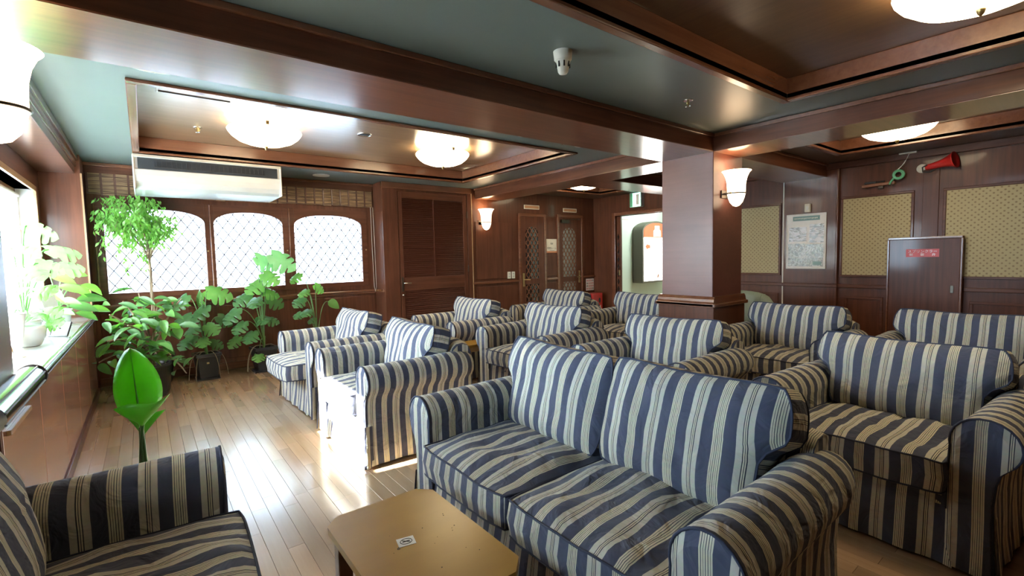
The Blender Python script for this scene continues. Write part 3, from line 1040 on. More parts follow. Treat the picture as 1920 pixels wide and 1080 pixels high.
# outside: ground and an added wall that dims the view behind the lattice windows
struct(MB().box(-14, -1.1, -12, 16, -0.6, -0.5).box(-1.1, 8, 6.95, 16, -0.6, -0.5).build('ground_exterior', 'asphalt'))
struct(MB().box(-3.2, 7.5, 9.6, 9.8, -0.6, 5.0).build('wall_backdrop', 'plaster_grey'), 'added pale wall dimming the view behind the lattice windows')
# ------------------------------------------------------------------ sofas and armchairs
def cushion_part(name, parent, hwL, hwR, h, edge, bulge, back_bulge, mat4, seed, sag=0.02, uoff=0.0, nx=22, ny=16, corner=0.05, wr=0.006):
    """Box cushion in local s (across), t (up), n (towards the sitter); hwL/hwR give the half width at t in -1..1."""
    def shape(s, t):
        c = 1 - corner * abs(t) ** 5
        x = (hwR(t) if s > 0 else hwL(t)) * s * c
        y = h / 2 * t * (1 - corner * abs(s) ** 5)
        if t > 0:
            y -= sag * t * (1 - s * s)
        return x, y

    def top(s, t, sgn, b):
        x, y = shape(s, t)
        k = max(0.0, (1 - abs(s) ** 3.2) * (1 - abs(t) ** 3.2)) ** 0.65
        w = wr * (NZ(x * 5 + seed, y * 5, sgn * 3.1) + 0.7 * NZ(x * 14, y * 9 + seed, sgn)) * (0.35 + k)
        w += wr * 1.2 * abs(NZ(x * 9 + seed * 2, y * 3.0, sgn * 1.7)) * k
        return Vector((x, y, sgn * (edge / 2 + b * k) + w))

    def g(a, n):
        q = -1 + 2 * a
        return (abs(q) ** 0.8) * (1 if q > 0 else -1)
    mb = MB()
    fr = lambda a, b: mat4 @ top(g(a, 0), g(b, 0), 1, bulge)
    bk = lambda a, b: mat4 @ top(g(a, 0), g(b, 0), -1, back_bulge)
    uvf = lambda a, b: (shape(g(a, 0), g(b, 0))[0] + uoff, shape(g(a, 0), g(b, 0))[1])
    mb.grid(fr, nx, ny, uvf)
    mb.grid(bk, nx, ny, uvf, flip=True)
    loop = [(i / nx, 0) for i in range(nx)] + [(1, j / ny) for j in range(ny)] + [(1 - i / nx, 1) for i in range(nx)] + [(0, 1 - j / ny) for j in range(ny)]
    N = len(loop)
    ro = []
    per = [0.0]
    P2 = [Vector(shape(g(a, 0), g(b, 0))) for a, b in loop]
    for i in range(N):
        per.append(per[-1] + (P2[(i + 1) % N] - P2[i]).length)
    F = [top(g(a, 0), g(b, 0), 1, bulge) for a, b in loop]
    B = [top(g(a, 0), g(b, 0), -1, back_bulge) for a, b in loop]
    mid = []
    for i in range(N):
        c = (F[i] + B[i]) / 2
        out = Vector((P2[i].x, P2[i].y, 0))
        if out.length > 0:
            out.normalize()
        mid.append(c + out * 0.012)
    vs_ = [mat4 @ q for q in F] + [mat4 @ q for q in mid] + [mat4 @ q for q in B]
    fs, us = [], []
    # along top and bottom edges the stripes run on across the border, at the sides they lie level
    def coord(i):
        a, b = loop[i % N]
        if i >= nx and i < nx + ny or i >= 2 * nx + ny:
            return P2[i % N].y + uoff + 0.03
        return P2[i % N].x + uoff
    for i in range(N):
        j = (i + 1) % N
        side = (nx <= i < nx + ny) or i >= 2 * nx + ny
        ci = (P2[i].y if side else P2[i].x) + uoff
        cj = (P2[j].y if side else P2[j].x) + uoff
        for r in (0, 1):
            fs.append((r * N + i, (r + 1) * N + i, (r + 1) * N + j, r * N + j))
            us.append([(ci, 0.05 * r), (ci, 0.05 * (r + 1)), (cj, 0.05 * (r + 1)), (cj, 0.05 * r)])
    mb.add(vs_, fs, us, smooth=True)
    o = mb.build(name, 'striped_fabric', parent)
    pp = MB()
    pp.tube([mat4 @ (q + Vector((0, 0, 0.002))) for q in F], 0.0042, 6, closed=True)
    pp.build('piping', 'navy_piping', o)
    if edge > 0.05:
        pb = MB()
        pb.tube([mat4 @ (q - Vector((0, 0, 0.002))) for q in B], 0.0042, 6, closed=True)
        pb.build('piping', 'navy_piping', o)
    return o


def sofa(name, label, cat, cx, cy, rz, seats=1, ua=0.422, ztop=0.815, seed=0, group=None, slide=0.0):
    t = thing(name, label, cat, (cx, cy, 0), rz, group)
    rg = random.Random(seed * 13 + 5)
    D0, D1 = 0.03, 0.83
    # --- arms
    for s in (1, -1):
        sec = [(-0.108, 0.02), (-0.106, 0.25), (-0.102, 0.42), (-0.099, 0.52)]
        for k in range(15):
            a = radians(184 - k * (184 + 52) / 14)
            sec.append((0.102 * cos(a), 0.548 + 0.102 * sin(a)))
        sec += [(0.046, 0.445), (0.034, 0.40), (0.030, 0.32), (0.033, 0.22), (0.038, 0.11), (0.046, 0.015)]
        n = len(sec)
        ND = 20
        arm = MB()

        def pt(i, j):
            q = sec[i]
            d = D0 + (D1 - D0) * j / ND
            e = 1.0 if j < ND - 2 else (0.94 if j == ND - 2 else (0.82 if j == ND - 1 else 0.6))
            yy, zz = q[0], q[1]
            if zz > 0.43:
                zz = 0.53 + (zz - 0.53) * (0.5 + 0.5 * e)
                yy = yy * (0.4 + 0.6 * e)
            amp = 0.004 if zz > 0.44 else 0.009
            w = amp * NZ(d * 7 + seed, zz * 5, yy * 6 + s * 4)
            if zz < 0.3 and i > n - 5:
                w += 0.006 * sin(d * 38 + seed) * (0.3 - zz) / 0.3
            zz += 0.004 * NZ(d * 4, seed, s * 2)
            return Vector((d, s * (ua + yy + w), zz))
        vs_ = [pt(i, j) for j in range(ND + 1) for i in range(n)]
        fs, us = [], []
        for j in range(ND):
            for i in range(n - 1):
                q = (j * n + i, j * n + i + 1, (j + 1) * n + i + 1, (j + 1) * n + i)
                d0, d1 = D0 + (D1 - D0) * j / ND, D0 + (D1 - D0) * (j + 1) / ND
                u = [(d0 + 0.07, i * 0.03), (d0 + 0.07, i * 0.03 + 0.03), (d1 + 0.07, i * 0.03 + 0.03), (d1 + 0.07, i * 0.03)]
                if s < 0:
                    q, u = q[::-1], u[::-1]
                fs.append(q)
                us.append(u)
        arm.add(vs_, fs, us, smooth=True)
        # rear cap
        cap = [pt(i, ND) for i in range(n)]
        arm.add(cap, [list(range(n)) if s > 0 else list(range(n - 1, -1, -1))], [[(p.y, p.z) for p in (cap if s > 0 else cap[::-1])]])
        ao = arm.build('arm', 'striped_fabric', t)
        # front panel of the arm, slightly padded
        fp = MB()
        out = [pt(i, 0) for i in range(n)]
        cen = Vector((D0 - 0.018, s * ua, 0.40))
        inn = [Vector((D0 - 0.012, s * ua + (p.y - s * ua) * 0.8, 0.36 + (p.z - 0.36) * 0.86)) for p in out]
        inn = [Vector((p.x, p.y, max(0.02, p.z) if out[i].z > 0.05 else out[i].z)) for i, p in enumerate(inn)]
        allv = out + inn
        fs, us = [], []
        uvp = lambda p: (p.y * 1.0 + 0.13, p.z)
        for i in range(n - 1):
            q = (i, i + 1, n + i + 1, n + i)
            if s > 0:
                q = q[::-1]
            fs.append(q)
            us.append([uvp(allv[k]) for k in q])
        q = list(range(n, 2 * n))
        if s > 0:
            q = q[::-1]
        fs.append(q)
        us.append([uvp(allv[k]) for k in q])
        fp.add(allv, fs, us, smooth=False)
        fo = fp.build('arm_front', 'striped_fabric', ao)
        pi_ = MB()
        pi_.tube([p + Vector((-0.002, 0, 0)) for p in out[1:]], 0.0045, 6)
        pi_.build('piping', 'navy_piping', ao)
        # kick pleat at the corner of the skirt
        pl = MB()
        y0 = s * (ua + 0.040)
        pl.grid(lambda a, b: Vector((D0 - 0.012 + 0.05 * a - 0.02 * (1 - b) * (1 - a), y0 + s * (0.012 * sin(a * 5) * (1 - b) + 0.016 * (1 - b)), 0.012 + 0.26 * b)), 5, 6,
                lambda a, b: (a * 0.09 + 0.02, b))
        pl.build('skirt_pleat', 'striped_fabric', ao)
    # --- base under the seat
    hw = ua - 0.10
    MBb = MB()
    MBb.grid(lambda a, b: Vector((0.05 + 0.01 * b, -hw - 0.01 + (2 * hw + 0.02) * a, 0.25 + 0.06 * b)), 10, 2, lambda a, b: ((2 * hw) * a, b))
    MBb.grid(lambda a, b: Vector((0.05 + 0.65 * b, -hw - 0.01 + (2 * hw + 0.02) * a, 0.31)), 10, 4, lambda a, b: ((2 * hw) * a, b))
    MBb.build('seat_deck', 'striped_fabric', t)
    sk = MB()
    W_ = hw + 0.02

    def skf(a, b):
        y = -W_ + 2 * W_ * a
        z = 0.012 + 0.275 * b
        f = (1 - b)
        d = 0.040 - 0.022 * f + 0.007 * f * sin(y * 31 + seed) + 0.009 * NZ(y * 6 + seed, z * 4, 2.2) + 0.012 * b * b
        return Vector((d, y, z))
    sk.grid(skf, 14 + 18 * seats, 8, lambda a, b: (-W_ + 2 * W_ * a + 0.05, b * 0.3))
    sk.build('skirt', 'striped_fabric', t)
    # --- back frame
    bf = MB()
    prof = [(0.62, 0.28), (0.66, 0.50), (0.69, 0.64), (0.71, 0.695), (0.745, 0.722), (0.80, 0.728), (0.845, 0.71), (0.868, 0.66), (0.872, 0.45), (0.875, 0.20), (0.885, 0.015)]
    W2 = ua - 0.005
    NB = 10 + 6 * seats
    cum = [0]
    for a, b in zip(prof, prof[1:]):
        cum.append(cum[-1] + sqrt((a[0] - b[0]) ** 2 + (a[1] - b[1]) ** 2))
    m = len(prof)
    vs_ = []
    for j in range(NB + 1):
        q = -1 + 2 * j / NB
        e = 1 - 0.05 * abs(q) ** 8
        for (d, z) in prof:
            vs_.append(Vector((0.75 + (d - 0.75) * e + 0.004 * NZ(q * 5, z * 6, seed), W2 * q, z * (1 if z < 0.6 else e))))
    fs, us = [], []
    for j in range(NB):
        for i in range(m - 1):
            q = (j * m + i, (j + 1) * m + i, (j + 1) * m + i + 1, j * m + i + 1)
            fs.append(q)
            us.append([(vs_[k].y + 0.1, cum[k % m]) for k in q])
    bf.add(vs_, fs, us, smooth=True)
    for j, rev in ((0, False), (NB, True)):
        ids = [j * m + i for i in range(m)]
        vv = [vs_[k] for k in ids]
        order = list(range(m)) if not rev else list(range(m - 1, -1, -1))
        bf.add(vv, [order], [[(vv[k].x, vv[k].z) for k in order]])
    bf.build('backrest', 'striped_fabric', t)
    # --- cushions
    each = 2 * hw / seats
    for k in range(seats):
        yc = -hw + each * (k + 0.5)
        # seat cushion: s across (y), t backwards (x), n up
        ms = Matrix(((0, 1, 0, 0.285 - slide), (-1, 0, 0, yc), (0, 0, 1, 0.383), (0, 0, 0, 1)))
        f = lambda q, e=each: e / 2 - 0.002
        cushion_part('seat_cushion', t, f, f, 0.62, 0.125, 0.032, 0.0, ms, seed + 3.3 * k, sag=0.0, uoff=0.03 + 0.09 * k, corner=0.045, wr=0.017)
        # back cushion leaning back
        tilt = radians(17)
        hgt = (ztop - 0.425) / cos(tilt) + 0.02
        bc = Vector((0.555 + 0.05, yc, 0.43 + hgt / 2 * cos(tilt)))
        ydir = Vector((sin(tilt), 0, cos(tilt)))
        ndir = Vector((-cos(tilt), 0, sin(tilt)))
        xdir = ydir.cross(ndir)
        turn = Matrix.Rotation(radians(rg.uniform(-3, 3)), 4, 'Z') @ Matrix.Rotation(radians(rg.uniform(-1.5, 1.5)), 4, 'X')
        mbk = Matrix(((xdir.x, ydir.x, ndir.x, bc.x), (xdir.y, ydir.y, ndir.y, bc.y), (xdir.z, ydir.z, ndir.z, bc.z), (0, 0, 0, 1)))
        mbk = Matrix.Translation(bc) @ turn @ Matrix.Translation(-bc) @ mbk

        def wide(q):
            e = min(1, max(0, (q + 0.15) / 0.45))
            e = e * e * (3 - 2 * e)
            return e
        ext = 0.085
        lo = each / 2 - 0.006
        sx = xdir.y  # +1 or -1: which side local +s lies on
        outer_pos = (k == seats - 1)
        outer_neg = (k == 0)
        fpos = (lambda q: lo + ext * wide(q)) if outer_pos else (lambda q: lo + 0.012)
        fneg = (lambda q: lo + ext * wide(q)) if outer_neg else (lambda q: lo + 0.012)
        R_, L_ = (fpos, fneg) if sx > 0 else (fneg, fpos)
        cushion_part('back_cushion', t, L_, R_, hgt, 0.13, 0.066, 0.02, mbk, seed * 2.7 + 9 + k * 5, sag=0.026, uoff=0.02 + 0.1 * k, corner=0.085, wr=0.012)
    # wooden feet under the skirt
    for d in (0.10, 0.78):
        for s in (1, -1):
            MB().lathe([(0.022, 0), (0.028, 0.05), (0.03, 0.06)], 10, (d, s * (ua - 0.04), 0)).build('foot', 'table_leg', t)
    return t


G = 'blue and beige striped armchairs'
sofa('armchair', 'striped armchair in front row, second from the windows, sunlight on its seat', 'armchair', 1.006, 3.332, radians(1.4), seed=1, group=G)
sofa('armchair', 'striped armchair in front row, closest to the potted plants', 'armchair', 0.999, 4.541, radians(2.5), seed=2, group=G, slide=0.12)
sofa('armchair', 'striped armchair in middle row, closest to the louvred door', 'armchair', 2.487, 4.739, radians(-0.2), seed=3, group=G)
sofa('armchair', 'striped armchair in middle row beside the small side table, behind the sunlit one', 'armchair', 2.561, 3.39, radians(3.0), seed=4, group=G)
sofa('armchair', 'striped armchair in middle row, directly behind the two-seat sofa', 'armchair', 2.517, 2.063, radians(-0.3), seed=5, group=G)
sofa('armchair', 'striped armchair in back row in front of the lattice doors', 'armchair', 4.016, 4.757, radians(1.0), seed=6, group=G)
sofa('armchair', 'striped armchair in back row half hidden behind the column', 'armchair', 4.16, 3.53, radians(3.0), seed=7, group=G)
sofa('armchair', 'striped armchair in back row in front of the framed notice board', 'armchair', 3.978, 1.772, radians(0.4), seed=8, group=G)
sofa('armchair', 'striped armchair in back row in front of the red sprinkler sign', 'armchair', 4.12, 0.69, radians(0.6), seed=9, group=G)
sofa('armchair', 'large striped armchair in middle row at the right edge, behind the sofa arm', 'armchair', 2.539, 0.722, radians(-3.6), seed=10, group=G)
sofa('armchair', 'striped armchair in the lower left corner facing the coffee table', 'armchair', 0.185, 1.525, radians(180 - 3), seed=11, group=G, ua=0.468)
sofa('sofa', 'striped two-seat sofa beside the coffee table', 'sofa', 1.0, 1.335, radians(0.5), seats=2, ua=0.745, ztop=0.85, seed=12)

# ------------------------------------------------------------------ tables
def coffee_table():
    t = thing('coffee_table', 'low oak coffee table with cut corners and a small sticker', 'table', (0.655, 1.38, 0))
    hx, hy, c, z = 0.205, 0.325, 0.05, 0.40
    poly = [(-hx + c, -hy), (hx - c, -hy), (hx, -hy + c), (hx, hy - c), (hx - c, hy), (-hx + c, hy), (-hx, hy - c), (-hx, -hy + c)]
    MB().prism(poly, z - 0.026, z, 'z').build('table_top', 'table_wood', t, bevel=0.005)
    for sx in (-1, 1):
        for sy in (-1, 1):
            x, y = sx * (hx - 0.045), sy * (hy - 0.07)
            MB().box(x - 0.024, x + 0.024, y - 0.024, y + 0.024, 0.0, z - 0.026).build('leg', 'table_leg', t, bevel=0.004)
    for sx in (-1, 1):
        x = sx * (hx - 0.05)
        MB().box(x - 0.01, x + 0.01, -hy + 0.09, hy - 0.09, z - 0.09, z - 0.026).build('apron', 'table_leg', t)
    for sy in (-1, 1):
        y = sy * (hy - 0.075)
        MB().box(-hx + 0.07, hx - 0.07, y - 0.01, y + 0.01, z - 0.09, z - 0.026).build('apron', 'table_leg', t)
    # printed sticker
    st = MB().box(-0.028, 0.028, -0.024, 0.024, 0, 0.0008).build('sticker', 'sign_white', t)
    st.matrix_local = Matrix.Translation((-0.03, 0.02, z + 0.0002)) @ Matrix.Rotation(radians(-12), 4, 'Z')
    ring = MB().tube([(0.019 * cos(a * pi / 12), 0.015 * sin(a * pi / 12), 0.001) for a in range(24)], 0.0011, 5, closed=True).build('sticker_ring', 'ink', st)
    MB().box(-0.012, 0.012, -0.0025, 0.0025, 0.0008, 0.0014).build('sticker_mark', 'ink', st)
    MB().tube([(-0.013, 0.011, 0.001), (0.013, -0.011, 0.001)], 0.0009, 5).build('sticker_mark', 'ink', st)
    lettering('table_number', '6', 0.022, 'ink', t, Matrix.Translation((-0.065, 0.0, z + 0.0004)) @ Matrix.Rotation(radians(-30), 4, 'Z'), extrude=0.0002)
    rg = random.Random(4)
    for k in range(16):
        x, y, r = rg.uniform(-0.16, 0.17), rg.uniform(-0.2, 0.15), rg.uniform(0.001, 0.0025)
        MB().lathe([(r, 0), (r, 0.0005)], 8, (x, y, z)).build('speck', 'dust_dark', t)


coffee_table()


def side_table():
    t = thing('side_table', 'small pale wooden side table between two middle row armchairs', 'table', (2.60, 4.075, 0))
    MB().box(-0.26, 0.26, -0.125, 0.125, 0.425, 0.45).build('table_top', 'table_wood', t, bevel=0.004)
    for sx in (-1, 1):
        for sy in (-1, 1):
            MB().box(sx * 0.235 - 0.018, sx * 0.235 + 0.018, sy * 0.1 - 0.018, sy * 0.1 + 0.018, 0, 0.425).build('leg', 'pale_wood', t, bevel=0.003)
        MB().box(sx * 0.235 - 0.008, sx * 0.235 + 0.008, -0.085, 0.085, 0.375, 0.425).build('apron', 'pale_wood', t)
    for sy in (-1, 1):
        MB().box(-0.22, 0.22, sy * 0.1 - 0.008, sy * 0.1 + 0.008, 0.375, 0.425).build('apron', 'pale_wood', t)


side_table()


def tub_chair():
    p = (5.45, 2.98)
    t = thing('tub_chair', 'sage green vinyl tub chair behind the column', 'armchair', (5.42, 2.78, 0), radians(25))
    N = 18
    mb = MB()

    def ring(a, r, z):
        ang = radians(-125 + 250 * a)
        return Vector((r * cos(ang), r * sin(ang) * 1.05, z))
    prof = [(0.30, 0.20), (0.31, 0.45), (0.33, 0.80), (0.35, 0.845), (0.385, 0.85), (0.405, 0.81), (0.40, 0.45), (0.37, 0.12)]
    vs_ = []
    for i in range(N + 1):
        a = i / N
        dip = 0.20 * abs(2 * a - 1) ** 2.2
        for (r, z) in prof:
            vs_.append(ring(a, r, z - dip * (z - 0.12) / 0.72))
    n = len(prof)
    fs = [(i * n + k, i * n + (k + 1) % n, (i + 1) * n + (k + 1) % n, (i + 1) * n + k) for i in range(N) for k in range(n)]
    mb.add(vs_, fs, smooth=True)
    mb.add(vs_[:n], [list(range(n - 1, -1, -1))])
    mb.add(vs_[-n:], [list(range(n))])
    sh = mb.build('shell', 'sage_vinyl', t)
    for i in range(2, N - 1, 3):
        a = i / N
        dip = 0.20 * abs(2 * a - 1) ** 2.2
        MB().tube([ring(a, r + (0.003 if r > 0.36 else -0.003), z - dip * (z - 0.12) / 0.72) for r, z in prof[1:7]], 0.004, 6).build('seam', 'sage_vinyl', sh)
    MB().lathe([(0.05, 0.28), (0.27, 0.28), (0.30, 0.33), (0.30, 0.39), (0.26, 0.43), (0.05, 0.44)], 24).build('seat', 'sage_vinyl', t)
    for a in (45, 135, 225, 315):
        MB().tube([(0.24 * cos(radians(a)), 0.24 * sin(radians(a)), 0.3), (0.28 * cos(radians(a)), 0.28 * sin(radians(a)), 0)], [0.022, 0.015], 10).build('leg', 'table_leg', t)


tub_chair()
# ------------------------------------------------------------------ ceiling lamps, sconces and fittings
GL = 'glowing glass bowl ceiling lights'


def bowl_light(x, y, label, zt=2.56, r=0.30, zrim=2.49):
    t = thing('ceiling_light', label, 'ceiling light', (x, y, zt), 0, GL)
    h = zrim - zt
    wob = lambda a, i: 1 + 0.012 * cos(8 * a) * (1 if i < 3 else 0.4)
    pr = [(r * 0.97, h + 0.012), (r, h), (r * 0.985, h - 0.014), (r * 0.90, h - 0.048), (r * 0.74, h - 0.085), (r * 0.5, h - 0.112), (r * 0.24, h - 0.126), (0.012, h - 0.13)]
    MB().lathe(pr[::-1], 40, wob=wob, cap=False).build('glass_bowl', 'lamp_glass', t)
    MB().lathe([(0.16, h - 0.02), (0.17, -0.012), (0.17, -0.001)], 28).build('canopy', 'white_plastic', t)
    MB().lathe([(0.004, h - 0.165), (0.012, h - 0.155), (0.016, h - 0.142), (0.02, h - 0.132), (0.006, h - 0.125)], 14).build('finial', 'brass', t)
    for k in range(3):
        a = k * 2 * pi / 3 + 0.4
        MB().box(-0.008, 0.008, -0.012, 0.012, h - 0.012, h + 0.02).build('clip', 'brass', t, loc=(r * cos(a), r * sin(a), 0)).rotation_euler = (0, 0, a)


bowl_light(0.93, 4.76, 'glass bowl ceiling light above the plants and the air conditioner')
bowl_light(2.74, 4.76, 'glass bowl ceiling light in the bright tray, closer to the louvred door')
bowl_light(2.95, 0.42, 'glass bowl ceiling light cut off by the top edge of the picture', zt=2.56, r=0.31)
bowl_light(5.78, 1.37, 'glass bowl ceiling light hanging before the sprinkler cabinet wall')
bowl_light(5.60, 5.30, 'small looking glass bowl ceiling light before the lattice doors')

GS = 'bell shaped glass wall sconces'


def sconce(pos, rz, label):
    """wall at local y = 0, lamp sits towards -y"""
    t = thing('wall_sconce', label, 'wall lamp', pos, rz, GS)
    c = (0, -0.105, 0)
    pr = [(0.004, -0.175), (0.03, -0.165), (0.055, -0.135), (0.072, -0.09), (0.079, -0.055), (0.081, 0.0), (0.084, 0.05), (0.095, 0.10), (0.113, 0.14), (0.130, 0.158), (0.127, 0.160), (0.108, 0.14), (0.088, 0.09)]
    MB().lathe(pr, 32, c, cap=False).build('glass_shade', 'sconce_glass', t)
    MB().tube([(c[0] + 0.084 * cos(k * pi / 12), c[1] + 0.084 * sin(k * pi / 12), -0.052) for k in range(24)], 0.006, 8, closed=True).build('ring', 'dark_metal', t)
    MB().tube([(0.09, c[1], -0.052), (0.105, c[1] + 0.03, -0.052), (0.07, 0, -0.052)], 0.006, 8).tube([(-0.09, c[1], -0.052), (-0.105, c[1] + 0.03, -0.052), (-0.07, 0, -0.052)], 0.006, 8).build('bracket', 'dark_metal', t)
    MB().box(-0.09, 0.09, -0.012, 0, -0.09, -0.015).build('back_plate', 'dark_metal', t, bevel=0.004)
    for s in (-1, 1):
        MB().lathe([(0.0, -0.01), (0.009, -0.006), (0.009, 0.006), (0.0, 0.01)], 10, (s * 0.098, c[1] + 0.005, -0.052)).build('knob', 'brass', t)
    l = bpy.data.lights.new('lamp_bulb', 'POINT')
    l.energy = 2.2
    l.color = (1.0, 0.66, 0.36)
    l.shadow_soft_size = 0.14
    o = bpy.data.objects.new('lamp_bulb', l)
    COL.objects.link(o)
    o.parent = t
    o.location = (0, c[1], 0.2)


sconce((4.475, 2.375, 1.925), 0, 'glowing bell glass sconce on the square column')
sconce((4.40, 6.42, 1.935), 0, 'glowing bell glass sconce beside the louvred door')
sconce((-0.475, 2.42, 1.93), radians(90), 'glowing bell glass sconce cut off by the left picture edge')


def detector():
    t = thing('smoke_detector', 'white bell shaped smoke detector on the dark green ceiling', 'smoke detector', (1.854, 1.898, ZC))
    MB().lathe([(0.040, -0.048), (0.047, -0.044), (0.052, -0.002), (0.052, 0)], 28).build('base', 'ivory_plastic', t)
    MB().lathe([(0.005, -0.118), (0.022, -0.116), (0.028, -0.106), (0.034, -0.075), (0.041, -0.05), (0.041, -0.046)], 28).build('sensor_head', 'ivory_plastic', t)
    for k in range(8):
        a = k * pi / 4 + 0.2
        o = MB().box(-0.004, 0.004, -0.003, 0.003, -0.014, 0.014).build('vent_slot', 'dark_slot', t, loc=(0.0365 * cos(a), 0.0365 * sin(a), -0.072))
        o.rotation_euler = (0, 0, a + pi / 2)


detector()


def sprinkler(x, y, z, label):
    t = thing('sprinkler', label, 'sprinkler', (x, y, z), 0, 'ceiling sprinklers')
    MB().lathe([(0.030, -0.006), (0.036, -0.003), (0.036, 0)], 20).build('escutcheon', 'chrome', t)
    MB().lathe([(0.008, -0.035), (0.010, -0.006)], 12).build('stem', 'brass', t)
    MB().tube([(-0.012, 0, -0.006), (-0.016, 0, -0.022), (0, 0, -0.04)], 0.003, 6).tube([(0.012, 0, -0.006), (0.016, 0, -0.022), (0, 0, -0.04)], 0.003, 6).build('yoke', 'brass', t)
    mb = MB()
    for k in range(8):
        a = k * pi / 4
        mb.tube([(0, 0, -0.042), (0.02 * cos(a), 0.02 * sin(a), -0.043)], 0.003, 5)
    mb.build('deflector', 'chrome', t)


sprinkler(3.17, 1.967, ZC, 'small sprinkler on the dark ceiling near the column')
sprinkler(0.505, 3.277, ZC, 'small sprinkler beside the long beam near the side window')
sprinkler(3.211, 3.306, ZC, 'small sprinkler beside the beam between two round fittings')
sprinkler(0.46, 5.22, 2.56, 'small sprinkler in the bright tray above the air conditioner')


def disc(x, y, label, r, kind):
    t = thing('ceiling_fitting' if kind == 'plate' else ('downlight' if kind == 'down' else 'alarm_sensor'), label, {'plate': 'cover plate', 'down': 'downlight', 'sens': 'sensor'}[kind], (x, y, ZC if kind != 'tray' else 2.56))
    if kind == 'plate':
        MB().lathe([(r * 0.6, -0.014), (r * 0.93, -0.012), (r, -0.006), (r, 0)], 32).build('cover', 'ivory_plastic', t)
        MB().tube([(r * 0.97 * cos(k * pi / 16), r * 0.97 * sin(k * pi / 16), -0.006) for k in range(32)], 0.006, 6, closed=True).build('rim', 'white_plastic', t)
    elif kind == 'down':
        MB().lathe([(r * 0.45, -0.004), (r * 0.5, -0.012), (r * 0.95, -0.008), (r, -0.003), (r, 0)], 32).build('rim', 'white_plastic', t)
        MB().lathe([(0.02, -0.0135), (r * 0.42, -0.0125), (r * 0.46, -0.006)], 24).build('lamp_well', 'dark_slot', t)
        MB().lathe([(0.004, -0.022), (r * 0.2, -0.02), (r * 0.22, -0.012)], 16).build('bulb', 'grey_plastic', t)
    else:
        MB().lathe([(r * 0.5, -0.014), (r, -0.01), (r, 0)], 28).build('base', 'white_plastic', t)
        MB().lathe([(0.006, -0.036), (0.018, -0.034), (0.022, -0.022), (0.03, -0.013)], 20).build('sensor_head', 'ivory_plastic', t)


disc(0.10, 3.28, 'round cream cover plate on the green ceiling near the side window', 0.15, 'plate')
disc(0.943, 3.29, 'white ringed downlight beside the long beam', 0.11, 'down')
disc(1.863, 3.30, 'small white heat sensor beside the long beam', 0.055, 'sens')
disc(2.775, 3.311, 'white ringed downlight beside the beam, close to the column', 0.11, 'down')
disc(3.512, 3.315, 'round white cover plate on the green ceiling nearest the column', 0.10, 'plate')
disc(1.86, 6.33, 'round white cover plate above the lattice windows', 0.10, 'plate')


def tray_downlight(x, y, z, label, mat='chrome'):
    t = thing('downlight', label, 'downlight', (x, y, z))
    MB().lathe([(0.055, -0.002), (0.062, -0.008), (0.07, -0.004), (0.07, 0)], 28).build('rim', mat, t)
    MB().lathe([(0.01, -0.004), (0.052, -0.003), (0.055, -0.0005)], 24).build('lamp_well', 'dark_slot', t)


tray_downlight(1.80, 4.65, 2.56, 'small dark downlight between the two bowl lights in the bright tray')
tray_downlight(6.08, 1.80, 2.56, 'small brass ringed downlight near the far bowl light', 'brass')


def aircon():
    x0, x1 = -0.02, 1.275
    t = thing('air_conditioner', 'white ceiling mounted air conditioner above the windows', 'air conditioner', (x0, 5.86, 2.06))
    w, d = x1 - x0, 0.66
    # body with rounded lower front
    body = [(0.02, 0.30), (0.02, 0.195), (0.0, 0.19), (0.0, 0.13), (0.012, 0.075), (0.05, 0.03), (0.11, 0.004), (d, 0.0), (d, 0.325), (0.0, 0.325), (0.0, 0.30)]
    MB().prism(body, 0.0, w, 'x').build('casing', 'white_plastic', t, bevel=0.006)
    MB().box(0.03, w - 0.03, 0.004, 0.022, 0.192, 0.302).build('outlet_recess', 'dark_grille', t)
    MB().prism([(-0.004, 0.20), (0.012, 0.205), (0.018, 0.29), (0.006, 0.285)], 0.16, w - 0.16, 'x').build('louver', 'dark_grille', t, bevel=0.003)
    for k in range(2):
        MB().box(0.16 if k == 0 else w * 0.5 + 0.01, w * 0.5 - 0.01 if k == 0 else w - 0.16, -0.012, -0.004, 0.21, 0.222).build('vane', 'dark_slot', t, bevel=0.002)
    for k in range(24):
        x = 0.18 + k * (w - 0.36) / 23
        MB().box(x - 0.003, x + 0.003, -0.008, 0.004, 0.225, 0.28).build('fin', 'dark_slot', t)
    MB().box(-0.012, 0.006, -0.006, d + 0.004, 0.0, 0.327).build('end_cap', 'white_plastic', t, bevel=0.01)
    MB().box(w - 0.006, w + 0.012, -0.006, d + 0.004, 0.0, 0.327).build('end_cap', 'white_plastic', t, bevel=0.01)
    MB().box(-0.01, w + 0.01, -0.008, 0.03, 0.305, 0.33).build('top_strip', 'ivory_plastic', t, bevel=0.003)
    for x in (0.1, w - 0.1):
        MB().box(x - 0.02, x + 0.02, 0.3, 0.36, 0.325, 0.36).build('hanger', 'grey_plastic', t)


aircon()


